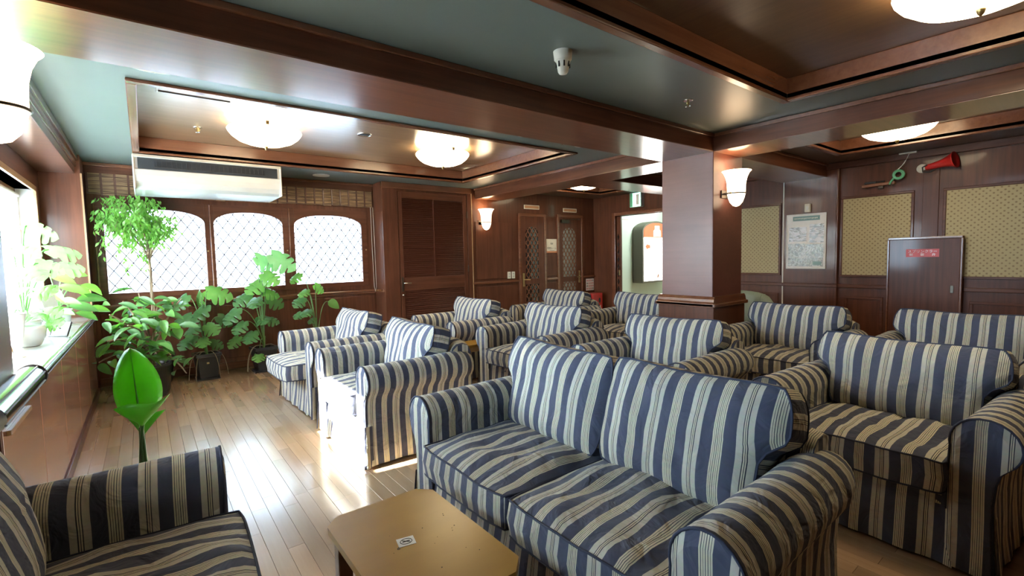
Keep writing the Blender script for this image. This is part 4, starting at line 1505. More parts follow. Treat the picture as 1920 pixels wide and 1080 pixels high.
def blind():
    y = YB - 0.05
    t = thing('bamboo_blind', 'raised bamboo roman blind above the lattice windows', 'blind', (-0.43, y, 2.08))
    w = 3.10
    MB().box(0, w, 0.012, 0.03, 0.20, 0.232).build('head_rail', 'mahogany_x', t)
    n = 27
    rg = random.Random(2)
    for k in range(n):
        a, b = k * w / n, (k + 1) * w / n
        z0 = 0.0 + rg.uniform(-0.006, 0.006)
        MB().box(a + 0.016, b - 0.004, -0.006 - rg.uniform(0, 0.004), 0.012, z0, 0.225).build('slat_panel', 'bamboo', t)
        MB().box(a, a + 0.016, -0.012, 0.014, z0 + 0.004, 0.225).build('tape', 'louver_wood', t)
        for zz in (0.03, 0.075, 0.12, 0.165, 0.205):
            pass
    for zz in (0.012, 0.055, 0.10, 0.145, 0.19):
        MB().tube([(0, -0.013, zz), (w, -0.013, zz)], 0.003, 5).build('fold_cord', 'louver_wood', t)
    MB().tube([(w - 0.03, -0.02, 0.0), (w - 0.028, -0.022, -0.6), (w - 0.02, -0.022, -1.15), (w - 0.005, -0.022, -1.22), (w + 0.012, -0.022, -1.15), (w + 0.01, -0.022, -0.6), (w + 0.004, -0.02, 0)], 0.0035, 6).build('pull_cord', 'cable_white', t)


blind()

# ------------------------------------------------------------------ signs and wall things
def wall_x(y, z, dx=0.0):
    """frame on the right wall: local x -> -y (reading direction), local y -> up, local z -> into the room."""
    return Matrix(((0, 0, -1, XR - dx), (-1, 0, 0, y), (0, 1, 0, z), (0, 0, 0, 1)))


def wall_y(x, z, dy=0.0, Y=YD):
    return Matrix(((1, 0, 0, x), (0, 0, -1, Y - dy), (0, 1, 0, z), (0, 0, 0, 1)))


def placed(name, label, cat, m, group=None):
    o = tag(empty(name), label, cat, group)
    o.matrix_world = m
    return o


# sprinkler valve cabinet
cab = placed('valve_cabinet', 'low wooden cabinet door carrying the red sprinkler sign', 'cabinet', wall_x(1.383, 0, 0.0))
MB().box(-0.33, 0.33, 0.02, 1.44, 0.022, 0.06).build('carcass', 'mahogany_z', cab, bevel=0.004)
dr = MB().box(-0.31, 0.31, 0.04, 1.42, 0.058, 0.08).build('door', 'mahogany_z', cab, bevel=0.004)
for r in ((-0.325, 0.325, 1.42, 1.445), (-0.33, -0.31, 0.02, 1.42), (0.31, 0.33, 0.02, 1.42)):
    MB().box(*r, 0.055, 0.088).build('casing', 'mahogany_trim', cab, bevel=0.004)
MB().box(0.235, 0.265, 0.82, 0.90, 0.079, 0.084).build('finger_pull', 'dark_metal', dr, bevel=0.003)
sg = placed('sprinkler_sign', 'small red sign with white lettering on the cabinet door', 'sign', wall_x(1.392, 1.262, 0.081))
MB().box(-0.145, 0.145, -0.045, 0.045, 0, 0.003).build('sign_plate', 'red_sign', sg)
lettering('lettering', 'スプリンクラー', 0.037, 'sign_white', sg, Matrix.Translation((0, 0.016, 0.0035)))
lettering('lettering', '制　　御　　弁', 0.033, 'sign_white', sg, Matrix.Translation((0, -0.020, 0.0035)))

# notice board with pictures
nb = placed('notice_board', 'white notice board with green heading and grey photographs', 'poster', wall_x(2.606, 1.442, 0.036))
MB().box(-0.235, 0.235, -0.36, 0.36, 0, 0.012).build('backing', 'sign_white', nb, bevel=0.002)
for r in ((-0.24, 0.24, 0.352, 0.366), (-0.24, 0.24, -0.366, -0.352), (-0.24, -0.228, -0.352, 0.352), (0.228, 0.24, -0.352, 0.352)):
    MB().box(*r, 0.0, 0.018).build('frame', 'white_plastic', nb, bevel=0.002)
MB().box(-0.16, 0.165, 0.275, 0.335, 0.012, 0.014).build('heading', 'sign_teal', nb)
rg = random.Random(5)
for k in range(15):
    MB().box(-0.14 + k * 0.019, -0.128 + k * 0.019, 0.297 + rg.uniform(-0.004, 0.004), 0.313, 0.014, 0.0148).build('heading_print', 'sign_cream', nb)
for (r, m_) in (((-0.205, 0.01, 0.0, 0.19), 'photo_snow'), ((0.045, 0.215, -0.02, 0.225), 'photo_snow'), ((-0.215, -0.005, -0.205, -0.03), 'photo_grove'),
                ((0.0, 0.215, -0.21, -0.04), 'photo_grove'), ((-0.215, 0.01, -0.335, -0.21), 'photo_grove'), ((0.015, 0.21, -0.335, -0.215), 'photo_grove')):
    MB().box(*r, 0.012, 0.0145).build('photograph', m_, nb)
MB().box(0.09, 0.19, -0.315, -0.27, 0.0145, 0.016).build('caption', 'sign_teal', nb)
sw = placed('wall_switch', 'small cream switch box above the notice board', 'switch', wall_x(2.585, 1.88, 0.036))
MB().box(-0.034, 0.034, -0.056, 0.056, 0, 0.035).build('housing', 'ivory_plastic', sw, bevel=0.005)
MB().box(-0.014, 0.014, -0.026, 0.026, 0.035, 0.04).build('rocker', 'white_plastic', sw, bevel=0.002)

# red megaphone
mg = placed('megaphone', 'red megaphone hung high on the panelled wall', 'megaphone', wall_x(1.245, 2.24, 0.0))
MB().box(-0.03, 0.03, -0.03, 0.03, 0, 0.04).build('bracket', 'dark_metal', mg, bevel=0.003)
hm = Matrix.Translation((0.0, 0.0, 0.09)) @ Matrix.Rotation(radians(78), 4, 'Y') @ Matrix.Rotation(radians(-10), 4, 'X')
b = MB().lathe([(0.026, -0.15), (0.032, -0.14), (0.036, -0.06), (0.042, -0.01), (0.058, 0.05), (0.078, 0.095), (0.088, 0.105), (0.090, 0.112), (0.084, 0.112), (0.06, 0.07), (0.03, 0.0)], 28).build('horn', 'red_paint', mg)
b.matrix_local = hm
k_ = MB().lathe([(0.004, 0.0), (0.02, 0.02), (0.026, 0.07), (0.015, 0.085), (0.002, 0.09)], 18).build('horn_cone', 'red_paint', b)
h_ = MB().tube([(0.03, 0, -0.10), (0.085, 0, -0.10), (0.10, 0, -0.07), (0.095, 0, -0.01), (0.045, 0, 0.0)], 0.009, 8).build('handle', 'black_rubber', b)
cord = MB().tube([(-0.13, 0.0, 0.10), (-0.17, -0.02, 0.09), (-0.165, -0.07, 0.085), (-0.11, -0.085, 0.09), (-0.06, -0.06, 0.095)], 0.008, 8).build('strap', 'black_rubber', mg)
MB().lathe([(0.0, 0), (0.05, 0), (0.05, 0.004), (0, 0.004)], 24).build('wall_rosette', 'cable_white', mg, loc=(-0.19, -0.02, 0.0))

# wooden bracket with a green hose ring
br = placed('tool_bracket', 'wooden bar bracket with dark tool fixed high on the panelled wall', 'bracket', wall_x(1.83, 2.07, 0.0))
MB().box(-0.16, 0.16, 0.0, 0.035, 0.0, 0.06).build('wooden_bar', 'table_leg', br, bevel=0.004).matrix_local = Matrix.Rotation(radians(2), 4, 'Z')
MB().box(-0.13, -0.02, 0.036, 0.062, 0.01, 0.05).tube([(-0.14, 0.045, 0.03), (0.06, 0.05, 0.03)], 0.012, 8).build('dark_tool', 'black_rubber', br, bevel=0.003)
MB().box(0.0, 0.05, -0.03, 0.0, 0.01, 0.05).build('clamp', 'dark_metal', br, bevel=0.003)
for x in (-0.12, 0.14):
    MB().lathe([(0, 0), (0.008, 0), (0.006, 0.012), (0, 0.013)], 10).build('hook', 'chrome', br, loc=(x, -0.012, 0.03))
gr = placed('green_hose_ring', 'green coiled ring hanging on a cord beside the megaphone', 'hose', wall_x(1.63, 2.175, 0.075))
MB().tube([(0.048 * cos(k * pi / 12), 0.048 * sin(k * pi / 12), 0.0) for k in range(24)], 0.013, 10, closed=True).build('ring', 'green_tape', gr)
MB().tube([(0.035 * cos(k * pi / 12), 0.035 * sin(k * pi / 12), 0.008) for k in range(24)], 0.006, 8, closed=True).build('inner_coil', 'green_tape', gr)
MB().tube([(-0.04, -0.03, 0.0), (-0.07, -0.07, 0.0), (-0.085, -0.10, -0.01)], 0.012, 8).build('tail', 'green_tape', gr)
MB().tube([(-0.02, 0.05, 0), (0.03, 0.10, 0), (0.075, 0.18, -0.01), (0.085, 0.225, -0.02)], 0.003, 6).tube([(-0.01, 0.05, 0.004), (0.05, 0.12, 0.004), (0.09, 0.225, -0.015)], 0.003, 6).build('cord', 'cable_white', gr)
MB().box(0.0, 0.16, 0.222, 0.24, -0.03, 0.02).build('ceiling_plate', 'cable_white', gr, bevel=0.003)

# door wall things
for x, z, lab in ((5.45, 2.185, 'narrow brass name plate above the dark glass lattice door'), (6.39, 2.168, 'narrow brass name plate above the lattice door with greyed glass')):
    p = placed('name_plate', lab, 'sign', wall_y(x, z, -0.02), 'brass name plates above the doors')
    MB().box(-0.175, 0.175, -0.035, 0.035, 0, 0.01).build('plate', 'sign_cream', p, bevel=0.002)
    MB().box(-0.160, 0.160, -0.024, 0.024, 0.01, 0.012).build('inlay', 'plate_brass', p)
    rg = random.Random(int(x * 10))
    for k in range(14):
        xx = -0.14 + k * 0.0205
        MB().box(xx, xx + rg.uniform(0.008, 0.014), -0.009, rg.uniform(0.004, 0.011), 0.012, 0.0126).build('print', 'sign_orange', p)
nt_ = placed('paper_notice', 'cream paper notice with orange foot between the lattice doors', 'sign', wall_y(5.915, 1.505, -0.02))
MB().box(-0.125, 0.125, -0.125, 0.125, 0, 0.004).build('sheet', 'sign_cream', nt_)
MB().box(-0.125, 0.125, -0.125, -0.095, 0.004, 0.005).build('foot_band', 'sign_orange', nt_)
lettering('lettering', '喫煙ルーム', 0.045, 'ink', nt_, Matrix.Translation((0, -0.045, 0.0045)))
for k in range(9):
    MB().box(-0.05 + k * 0.014, -0.042 + k * 0.014, -0.083, -0.077, 0.004, 0.0046).build('small_print', 'ink', nt_)
MB().box(-0.03, 0.03, 0.03, 0.04, 0.004, 0.005).tube([(-0.035, 0.052, 0.005), (0.0, 0.056, 0.005), (0.035, 0.05, 0.005)], 0.003, 5).build('pictogram', 'ink', nt_)
for k, (x, lab) in enumerate(((4.91, 'cream wall outlet, left of the pair by the lattice door'), (5.0, 'cream wall outlet, right of the pair by the lattice door'))):
    p = placed('wall_outlet', lab, 'outlet', wall_y(x, 1.01, -0.008), 'wall outlets by the lattice door')
    MB().box(-0.034, 0.034, -0.058, 0.058, 0, 0.01).build('face_plate', 'ivory_plastic', p, bevel=0.004)
    for z in (-0.022, 0.022):
        MB().box(-0.016, 0.016, z - 0.014, z + 0.014, 0.01, 0.013).build('socket', 'grey_plastic', p, bevel=0.002)
wn_ = placed('warning_notice', 'square pink and black pictogram notice above the red hydrant box', 'sign', wall_y(6.92, 0.745, -0.02))
MB().box(-0.11, 0.11, -0.115, 0.115, 0, 0.005).build('sheet', 'sign_white', wn_)
rg = random.Random(8)
for i in range(4):
    for j in range(4):
        r = 0.016
        x, z = -0.078 + i * 0.052, -0.08 + j * 0.052
        MB().box(x - r, x + r, z - r, z + r, 0.005, 0.006).build('pictogram', rg.choice(['red_sign', 'ink', 'red_sign']), wn_)
        MB().box(x - r * 0.5, x + r * 0.3, z - r * 0.6, z + r * 0.5, 0.006, 0.0066).build('pictogram_mark', 'sign_white', wn_)
hb = thing('extinguisher_box', 'red fire extinguisher box on the floor by the corner', 'extinguisher box', (6.74, 6.16, 0))
MB().box(-0.14, 0.14, -0.10, 0.10, 0.0, 0.60).build('body', 'red_paint', hb, bevel=0.006)
MB().box(-0.115, 0.115, -0.106, -0.10, 0.03, 0.57).build('front_door', 'red_paint', hb, bevel=0.004)
for (k, ch) in enumerate('消火器'):
    lettering('lettering', ch, 0.085, 'sign_white', hb, Matrix(((1, 0, 0, 0.05), (0, 0, -1, -0.107), (0, 1, 0, 0.33 - k * 0.095), (0, 0, 0, 1))))
MB().prism([(0.05 + 0.028 * cos(k * pi / 10), 0.465 + 0.05 * sin(k * pi / 10)) for k in range(20)], -0.109, -0.105, 'y').build('window_slot', 'ink', hb)

# exit sign
ex = thing('exit_sign', 'lit green and white exit sign over the corridor opening', 'sign', (XR, 5.34, 2.29))
MB().box(-0.10, 0.0, -0.12, 0.125, -0.135, 0.12).build('housing', 'grey_plastic', ex, bevel=0.004)
MB().box(-0.106, -0.099, -0.11, 0.115, -0.125, 0.11).build('lit_face', 'exit_face', ex)
MB().box(-0.109, -0.106, 0.055, 0.115, -0.125, 0.11).build('green_band', 'green_tape', ex)
MB().box(-0.109, -0.106, -0.085, -0.02, -0.10, 0.085).build('door_mark', 'sign_white', ex)

# lit box sign in the corridor
lb = thing('light_box', 'arched illuminated sign box with white face in the corridor', 'sign', (8.08, 6.30, 0))
z0, zs, wd_ = 0.72, 1.80, 0.95
hw_ = wd_ / 2


def archpoly(m, zb):
    q = [(m, zb + m), (wd_ - m, zb + m)]
    for k in range(21):
        a = pi * k / 20
        q.append((hw_ + (hw_ - m) * cos(a), zs - 0.02 + (0.22 - m) * sin(a)))
    return q


MB().prism(archpoly(0, z0), -0.27, -0.022, 'y').build('housing', 'olive_metal', lb)
MB().prism([(0.04, z0 + 0.04), (wd_ - 0.04, z0 + 0.04), (wd_ - 0.04, 1.66), (0.04, 1.66)], -0.278, -0.269, 'y').build('white_face', 'lightbox_face', lb)
top_ = [(0.04, 1.66), (wd_ - 0.04, 1.66)] + [(hw_ + (hw_ - 0.04) * cos(pi * k / 20), zs - 0.02 + 0.18 * sin(pi * k / 20)) for k in range(21)]
MB().prism(top_, -0.278, -0.269, 'y').build('red_arch', 'lightbox_red', lb)
MB().prism([(0.36, 1.68), (0.60, 1.68), (0.60, 1.79), (0.55, 1.83), (0.55, 1.90), (0.41, 1.90), (0.41, 1.83), (0.36, 1.79)], -0.281, -0.277, 'y').build('white_emblem', 'lightbox_face', lb)
MB().prism([(0.07, 1.47), (0.16, 1.55), (0.16, 1.51), (0.24, 1.51), (0.24, 1.43), (0.16, 1.43), (0.16, 1.39)], -0.281, -0.277, 'y').build('arrow', 'lightbox_red', lb)
MB().prism([(0.48, 0.82), (0.52, 0.80), (0.54, 0.86), (0.51, 0.95)], -0.281, -0.277, 'y').build('print_mark', 'sign_orange', lb)
cl = thing('corridor_fill_lamp', 'added unseen round lamp brightening the corridor', 'ceiling light', (8.3, 5.2, 2.5))
MB().lathe([(0.02, -0.06), (0.16, -0.055), (0.2, -0.03), (0.2, 0)], 28).build('diffuser', 'corridor_fill_lamp', cl)
MB().lathe([(0.2, -0.02), (0.215, -0.012), (0.215, 0)], 28).build('rim', 'white_plastic', cl)
l = bpy.data.lights.new('lamp_bulb', 'POINT')  # light added to brighten the corridor, its lamp stays out of view
l.energy = 45
l.color = (0.88, 1.0, 0.93)
l.shadow_soft_size = 0.2
o = bpy.data.objects.new('lamp_bulb', l)
COL.objects.link(o)
o.parent = cl
o.location = (0, 0, -0.25)
# ------------------------------------------------------------------ plants
def monstera_mesh(name, mat, seed):
    """split heart leaf, unit size: stalk joint at the origin, tip towards +y, face +z."""
    rg = random.Random(seed)
    v, f = [], []
    side_pts = {}
    def half(t):
        # half width along the midrib
        return 0.46 * (sin(pi * min(1, t * 0.93 + 0.07)) ** 0.75) * (1.06 - 0.32 * t) if t < 1 else 0
    ts = []
    n_lobe = 4
    for k in range(n_lobe):
        a = k / n_lobe
        dp = 0.36 if k not in (0, n_lobe - 1) else 0.8
        ts += [(a + 0.008, 0.97), (a + 0.06, 1.06), (a + 0.13, 1.06), (a + 0.185, 0.96), (a + 0.205, dp), (a + 0.232, dp)]
    ts += [(0.995, 1)]
    mid = []
    for (t, k) in ts:
        droop = -0.16 * t * t
        mid.append(len(v))
        v.append((0, t - 0.06, droop - 0.01))
    for s in (-1, 1):
        edge = []
        inner = []
        for (t, k) in ts:
            h = half(t) * k * (1 + rg.uniform(-0.03, 0.03))
            fw = 0.10 * (h / 0.45)
            back = -0.14 * max(0, 1 - t * 4.2)
            edge.append(len(v))
            v.append((s * h, t - 0.06 + fw * 0.9 + back, -0.16 * t * t - 0.20 * h * h / 0.2 + 0.10 * h))
            inner.append(len(v))
            hh = min(h, half(t) * 0.45)
            v.append((s * hh, t - 0.06 + fw * 0.45 + back * 0.5, -0.16 * t * t + 0.045 * hh / 0.2))
        for i in range(len(ts) - 1):
            a = (mid[i], inner[i], inner[i + 1], mid[i + 1])
            b = (inner[i], edge[i], edge[i + 1], inner[i + 1])
            for q in (a, b):
                f.append(q if s > 0 else q[::-1])
    mb = MB()
    mb.add(v, f, smooth=True)
    return mb.mesh(name, mat)


def oval_mesh(name, mat, w=0.42, droop=0.25, fold=0.14, wave=0.0, n=8, tip=1.0, m=2):
    v, f = [], []
    for i in range(n + 1):
        t = i / n
        h = w / 2 * (sin(pi * min(1, t ** tip)) ** 0.72 if 0 < t < 1 else 0.02)
        for j in range(-m, m + 1):
            q = j / m
            z = -droop * t * t + fold * abs(q) * h / (w / 2) + wave * sin(t * 17 + j) * abs(q)
            v.append((h * q, t, z))
    k = 2 * m + 1
    for i in range(n):
        for j in range(k - 1):
            f.append((i * k + j, i * k + j + 1, (i + 1) * k + j + 1, (i + 1) * k + j))
    mb = MB()
    mb.add(v, f, smooth=True)
    return mb.mesh(name, mat)


MON = [monstera_mesh('leaf', m_, s) for m_, s in (('leaf_mid', 1), ('leaf_deep', 2), ('leaf_deep', 3), ('leaf_mid', 4))]
MON_PALE = monstera_mesh('leaf', 'leaf_pale', 5)
OVAL = [oval_mesh('leaf', m_, w, d) for m_, w, d in (('leaf_mid', 0.42, 0.3), ('leaf_deep', 0.46, 0.35), ('leaf_mid', 0.5, 0.2), ('leaf_deep', 0.4, 0.15))]
HEART = oval_mesh('leaf', 'leaf_mid', 0.85, 0.25, 0.1, tip=0.7)


def leaf_at(plant, mesh, base, tipdir, face, size, name='leaf'):
    """leaf with its stalk joint at base (plant coordinates)."""
    y = Vector(tipdir).normalized()
    z = Vector(face)
    z = (z - y * z.dot(y))
    if z.length < 1e-4:
        z = y.orthogonal()
    z.normalize()
    x = y.cross(z)
    m = Matrix(((x.x * size, y.x * size, z.x * size, base[0]), (x.y * size, y.y * size, z.y * size, base[1]), (x.z * size, y.z * size, z.z * size, base[2]), (0, 0, 0, 1)))
    return link(name, mesh, plant, m)


def bez(a, b, c, n=8):
    a, b, c = Vector(a), Vector(b), Vector(c)
    return [a * (1 - t) ** 2 + b * 2 * t * (1 - t) + c * t * t for t in [i / n for i in range(n + 1)]]


def square_pot(t, w0, w1, h, mat='black_pot'):
    mb = MB()
    v = []
    for (w, z) in ((w0, 0.02), (w1, h - 0.035), (w1 + 0.012, h - 0.035), (w1 + 0.012, h), (w1 - 0.01, h), (w1 - 0.016, h - 0.05)):
        for k in range(4):
            sx, sy = ((-1, -1), (1, -1), (1, 1), (-1, 1))[k]
            v.append((sx * w, sy * w, z))
    f = []
    for i in range(5):
        for k in range(4):
            f.append((i * 4 + k, i * 4 + (k + 1) % 4, (i + 1) * 4 + (k + 1) % 4, (i + 1) * 4 + k))
    f.append((3, 2, 1, 0))
    mb.add(v, f)
    o = mb.build('pot', mat, t, bevel=0.006)
    MB().box(-w1 + 0.014, w1 - 0.014, -w1 + 0.014, w1 - 0.014, h - 0.06, h - 0.045).build('soil', 'soil', t)
    MB().box(-w0 - 0.03, w0 + 0.03, -w0 - 0.03, w0 + 0.03, 0, 0.02).build('saucer', mat, t, bevel=0.005)
    return o


def monstera_plant(label, x, y, leaves, pot=(0.085, 0.115, 0.30), seed=0, roots=True):
    """leaves: (px, py, dy, size, kind) where each leaf hangs in the photograph, dy its depth beside the pot."""
    t = thing('potted_monstera', label, 'potted plant', (x, y, 0), 0, 'potted monsteras under the lattice windows')
    p = square_pot(t, *pot)
    p.rotation_euler = (0, 0, 0.12)
    MB().box(-0.012, 0.012, -pot[1] * 0.93 - 0.006, -pot[1] * 0.93 + 0.002, pot[2] * 0.62, pot[2] * 0.68).build('pot_badge', 'brass', t)
    rg = random.Random(seed)
    o = Vector((x, y, 0))
    stem_top = Vector((rg.uniform(-0.02, 0.02), rg.uniform(-0.02, 0.02), pot[2] + 0.12))
    MB().tube(bez((0, 0, pot[2] - 0.05), (0.01, 0, pot[2] + 0.05), stem_top, 4), 0.013, 8).build('stem', 'petiole_green', t)
    for (px_, py_, dy, size, kd) in leaves:
        c = at(px_, py_, y + dy) - o
        out = Vector((c.x, c.y * 0.8, 0))
        if out.length < 0.03:
            out = Vector((rg.uniform(-1, 1), -1, 0))
        out.normalize()
        td = (out * 0.75 + Vector((0.1, -0.35, -0.45 + rg.uniform(-0.2, 0.2)))).normalized()
        face = Vector((-0.35 + rg.uniform(-0.3, 0.3), -0.75, 0.75 + rg.uniform(-0.25, 0.25)))
        base = c - td * size * 0.4
        size *= 1.12
        mesh = MON_PALE if kd == 'p' else (HEART if kd == 'h' else MON[kd])
        lf = leaf_at(t, mesh, base, td, face, size)
        ctrl = Vector((base.x * 0.35, base.y * 0.35, max(base.z * 0.9, pot[2] + 0.1) + 0.12))
        MB().tube(bez((stem_top.x * 0.5, stem_top.y * 0.5, pot[2]), ctrl, base, 9), [0.0065 - 0.0003 * i for i in range(10)], 6).build('petiole', 'petiole_green', t)
    if roots:
        for k in range(4):
            a = rg.uniform(0, 6.28)
            q = Vector((cos(a) * 0.2, sin(a) * 0.12 - 0.08, 0.03))
            MB().tube(bez((0, 0, pot[2]), (q.x * 0.9, q.y * 0.9, pot[2] + 0.1), q, 8), 0.003, 5).build('aerial_root', 'bark', t)
    return t


monstera_plant('monstera in a black square pot beside the big leafy shrub', 0.513, 6.42,
               [(345, 598, 0.05, 0.20, 1), (352, 640, -0.05, 0.20, 1), (375, 585, 0.0, 0.22, 2), (395, 615, -0.1, 0.19, 0), (380, 640, -0.12, 0.16, 3), (408, 550, 0.05, 0.26, 0),
                (340, 565, 0.1, 0.19, 1), (372, 560, 0.12, 0.2, 3), (420, 600, 0.05, 0.17, 2), (360, 618, -0.14, 0.18, 1), (405, 645, 0.02, 0.14, 1)], seed=1)
monstera_plant('tall monstera in a black pot with leaves reaching the middle window', 1.10, 6.40,
               [(528, 488, 0.0, 0.30, 'p'), (497, 490, 0.1, 0.27, 'p'), (480, 535, 0.0, 0.24, 0), (505, 520, -0.1, 0.22, 0), (455, 560, 0.05, 0.20, 1), (478, 565, -0.12, 0.20, 2),
                (435, 590, -0.05, 0.22, 1), (450, 612, -0.1, 0.19, 2), (470, 630, -0.14, 0.20, 1), (515, 565, 0.05, 0.20, 1), (490, 598, 0.02, 0.20, 2), (505, 548, 0.05, 0.20, 0),
                (508, 600, 0.0, 0.16, 1), (485, 668, -0.16, 0.15, 0), (440, 640, 0.0, 0.16, 3)], pot=(0.09, 0.12, 0.30), seed=2)
monstera_plant('slender climbing plant with one long bent stalk behind the front armchairs', 1.74, 6.40,
               [(623, 569, 0.0, 0.15, 'h'), (598, 540, 0.05, 0.15, 0), (555, 520, 0.05, 0.16, 0), (562, 565, 0.0, 0.17, 1), (570, 548, -0.05, 0.15, 3), (575, 585, -0.1, 0.16, 2), (585, 600, 0.0, 0.11, 1), (560, 590, -0.06, 0.13, 1)],
               pot=(0.08, 0.105, 0.26), seed=3)


def shrub():
    x, y = 0.0, 5.95
    t = thing('leafy_shrub', 'big bushy green shrub crowding the corner under the fig', 'potted plant', (x, y, 0))
    MB().lathe([(0.12, 0.0), (0.15, 0.05), (0.17, 0.30), (0.175, 0.30), (0.175, 0.33), (0.155, 0.33), (0.15, 0.28)], 24).build('pot', 'black_pot', t)
    MB().lathe([(0.001, 0.29), (0.15, 0.29)], 20, cap=False).build('soil', 'soil', t)
    o = Vector((x, y, 0))
    rg = random.Random(11)
    ends = [(295, 575, 0.0), (230, 565, -0.1), (205, 590, -0.25), (340, 560, 0.05), (320, 665, -0.25), (185, 680, -0.2), (260, 550, 0.2), (310, 600, -0.2), (240, 610, -0.35), (275, 640, -0.3), (200, 640, -0.3), (350, 700, -0.1)]
    fork = Vector((0.02, -0.02, 0.46))
    MB().tube(bez((0, 0, 0.28), (-0.01, 0, 0.36), fork, 5), 0.022, 8).build('trunk', 'bark', t)
    MB().tube(bez((0.03, 0.03, 0.28), (0.0, 0.02, 0.5), at(262, 600, y + 0.05) - o, 7), [0.017, 0.016, 0.015, 0.014, 0.013, 0.012, 0.011, 0.010], 8).build('trunk', 'bark', t)
    for (px_, py_, dy) in ends:
        e = at(px_, py_, y + dy) - o
        ctrl = fork.lerp(e, 0.5) + Vector((0, 0, 0.05 + 0.1 * rg.random()))
        br = bez(fork, ctrl, e, 8)
        MB().tube(br, [0.014 - 0.001 * i for i in range(9)], 6).build('branch', 'bark', t)
        for k in range(11):
            q = br[rg.randrange(4, 9)] + Vector((rg.gauss(0, 0.07), rg.gauss(0, 0.07), rg.gauss(0.01, 0.06)))
            a = rg.uniform(0, 2 * pi)
            td = Vector((cos(a), sin(a) - 0.25, rg.uniform(-0.55, 0.35)))
            face = Vector((-0.4 + rg.uniform(-0.5, 0.5), -0.35 + rg.uniform(-0.4, 0.4), 1.0))
            sz = rg.uniform(0.11, 0.19)
            q.x = max(q.x, XL + 0.05 - x + max(0, -td.normalized().x) * sz)
            leaf_at(t, OVAL[rg.randrange(4)], q, td, face, sz)


shrub()


def weeping_fig():
    x, y = 0.055, 6.48
    t = thing('weeping_fig', 'tall weeping fig tree in the corner before the first window', 'potted plant', (x, y, 0))
    MB().lathe([(0.11, 0.0), (0.13, 0.03), (0.16, 0.30), (0.17, 0.30), (0.17, 0.33), (0.15, 0.33), (0.145, 0.27)], 24).build('pot', 'black_pot', t)
    o = Vector((x, y, 0))
    rg = random.Random(21)
    for k in range(3):
        pts = []
        for i in range(15):
            z = 0.26 + i * 0.1
            a = z * 7 + k * 2.09
            r = 0.013 * (1 - i / 30)
            pts.append((r * cos(a), r * sin(a), z))
        MB().tube(pts, [0.011 - 0.0003 * i for i in range(15)], 6).build('trunk', 'bark', t)
    tips = []
    crown = at(248, 388, y) - o
    for k in range(26):
        a = rg.uniform(0, 2 * pi)
        rr = rg.uniform(0.12, 0.42)
        e = Vector((crown.x + rr * cos(a) * 1.0, crown.y + rr * sin(a) * 0.65 - 0.05, crown.z + rg.uniform(-0.08, 0.16) - 0.25 * (rr / 0.4) ** 2))
        e.x = max(e.x, XL + 0.14 - x)
        e.z = min(e.z, 2.02)
        st = Vector((0, 0, rg.uniform(1.25, 1.62)))
        br = bez(st, st.lerp(e, 0.5) + Vector((0, 0, 0.10)), e, 7)
        MB().tube(br, [0.006 - 0.0006 * i for i in range(8)], 5).build('branch', 'bark', t)
        tips.append(br)
    # drooping sprays on the window side
    for (px_, py_) in ((185, 470), (175, 440), (200, 455), (230, 450), (245, 470), (215, 430), (170, 415), (260, 440), (265, 480), (240, 500), (290, 455), (275, 500), (225, 485), (310, 430)):
        e = at(px_, py_, y - 0.05 + rg.uniform(-0.15, 0.05)) - o
        e.x = max(e.x, XL + 0.10 - x)
        st = crown.lerp(e, 0.3)
        st.z = crown.z
        br = bez(st, st.lerp(e, 0.7) + Vector((0, 0, 0.06)), e, 7)
        MB().tube(br, 0.002, 4).build('branch', 'bark', t)
        tips.append(br)
    mb = MB()
    def lf(p, td, face, s):
        p.x = max(p.x, XL + 0.07 - x)
        p.z = min(p.z, 2.045)
        yv = td.normalized()
        z = face - yv * face.dot(yv)
        z.normalize()
        xv = yv.cross(z)
        pts = [p, p + yv * s * 0.45 + xv * s * 0.2 + z * s * 0.03, p + yv * s - z * s * 0.18, p + yv * s * 0.45 - xv * s * 0.2 + z * s * 0.03, p + yv * s * 0.5 - z * s * 0.03]
        mb.add(pts, [(0, 1, 4), (1, 2, 4), (2, 3, 4), (3, 0, 4)], smooth=True)
    for br in tips[:26]:
        for k in range(85):
            q = br[rg.randrange(3, 8)] + Vector((rg.gauss(0, 0.045), rg.gauss(0, 0.045), rg.gauss(0, 0.03)))
            a = rg.uniform(0, 2 * pi)
            lf(q, Vector((cos(a) * 0.6, sin(a) * 0.6 - 0.2, -0.75)), Vector((rg.uniform(-1, 1), rg.uniform(-1, 0.2), 0.8)), rg.uniform(0.042, 0.07))
    for br in tips[26:]:
        for k in range(26):
            q = br[rg.randrange(2, 8)] + Vector((rg.gauss(0, 0.03), rg.gauss(0, 0.03), rg.gauss(0, 0.025)))
            a = rg.uniform(0, 2 * pi)
            lf(q, Vector((cos(a) * 0.6, sin(a) * 0.6 - 0.2, -0.75)), Vector((rg.uniform(-1, 1), rg.uniform(-1, 0.2), 0.8)), rg.uniform(0.045, 0.07))
    mb.build('foliage', 'leaf_ficus', t, kind='stuff')


weeping_fig()


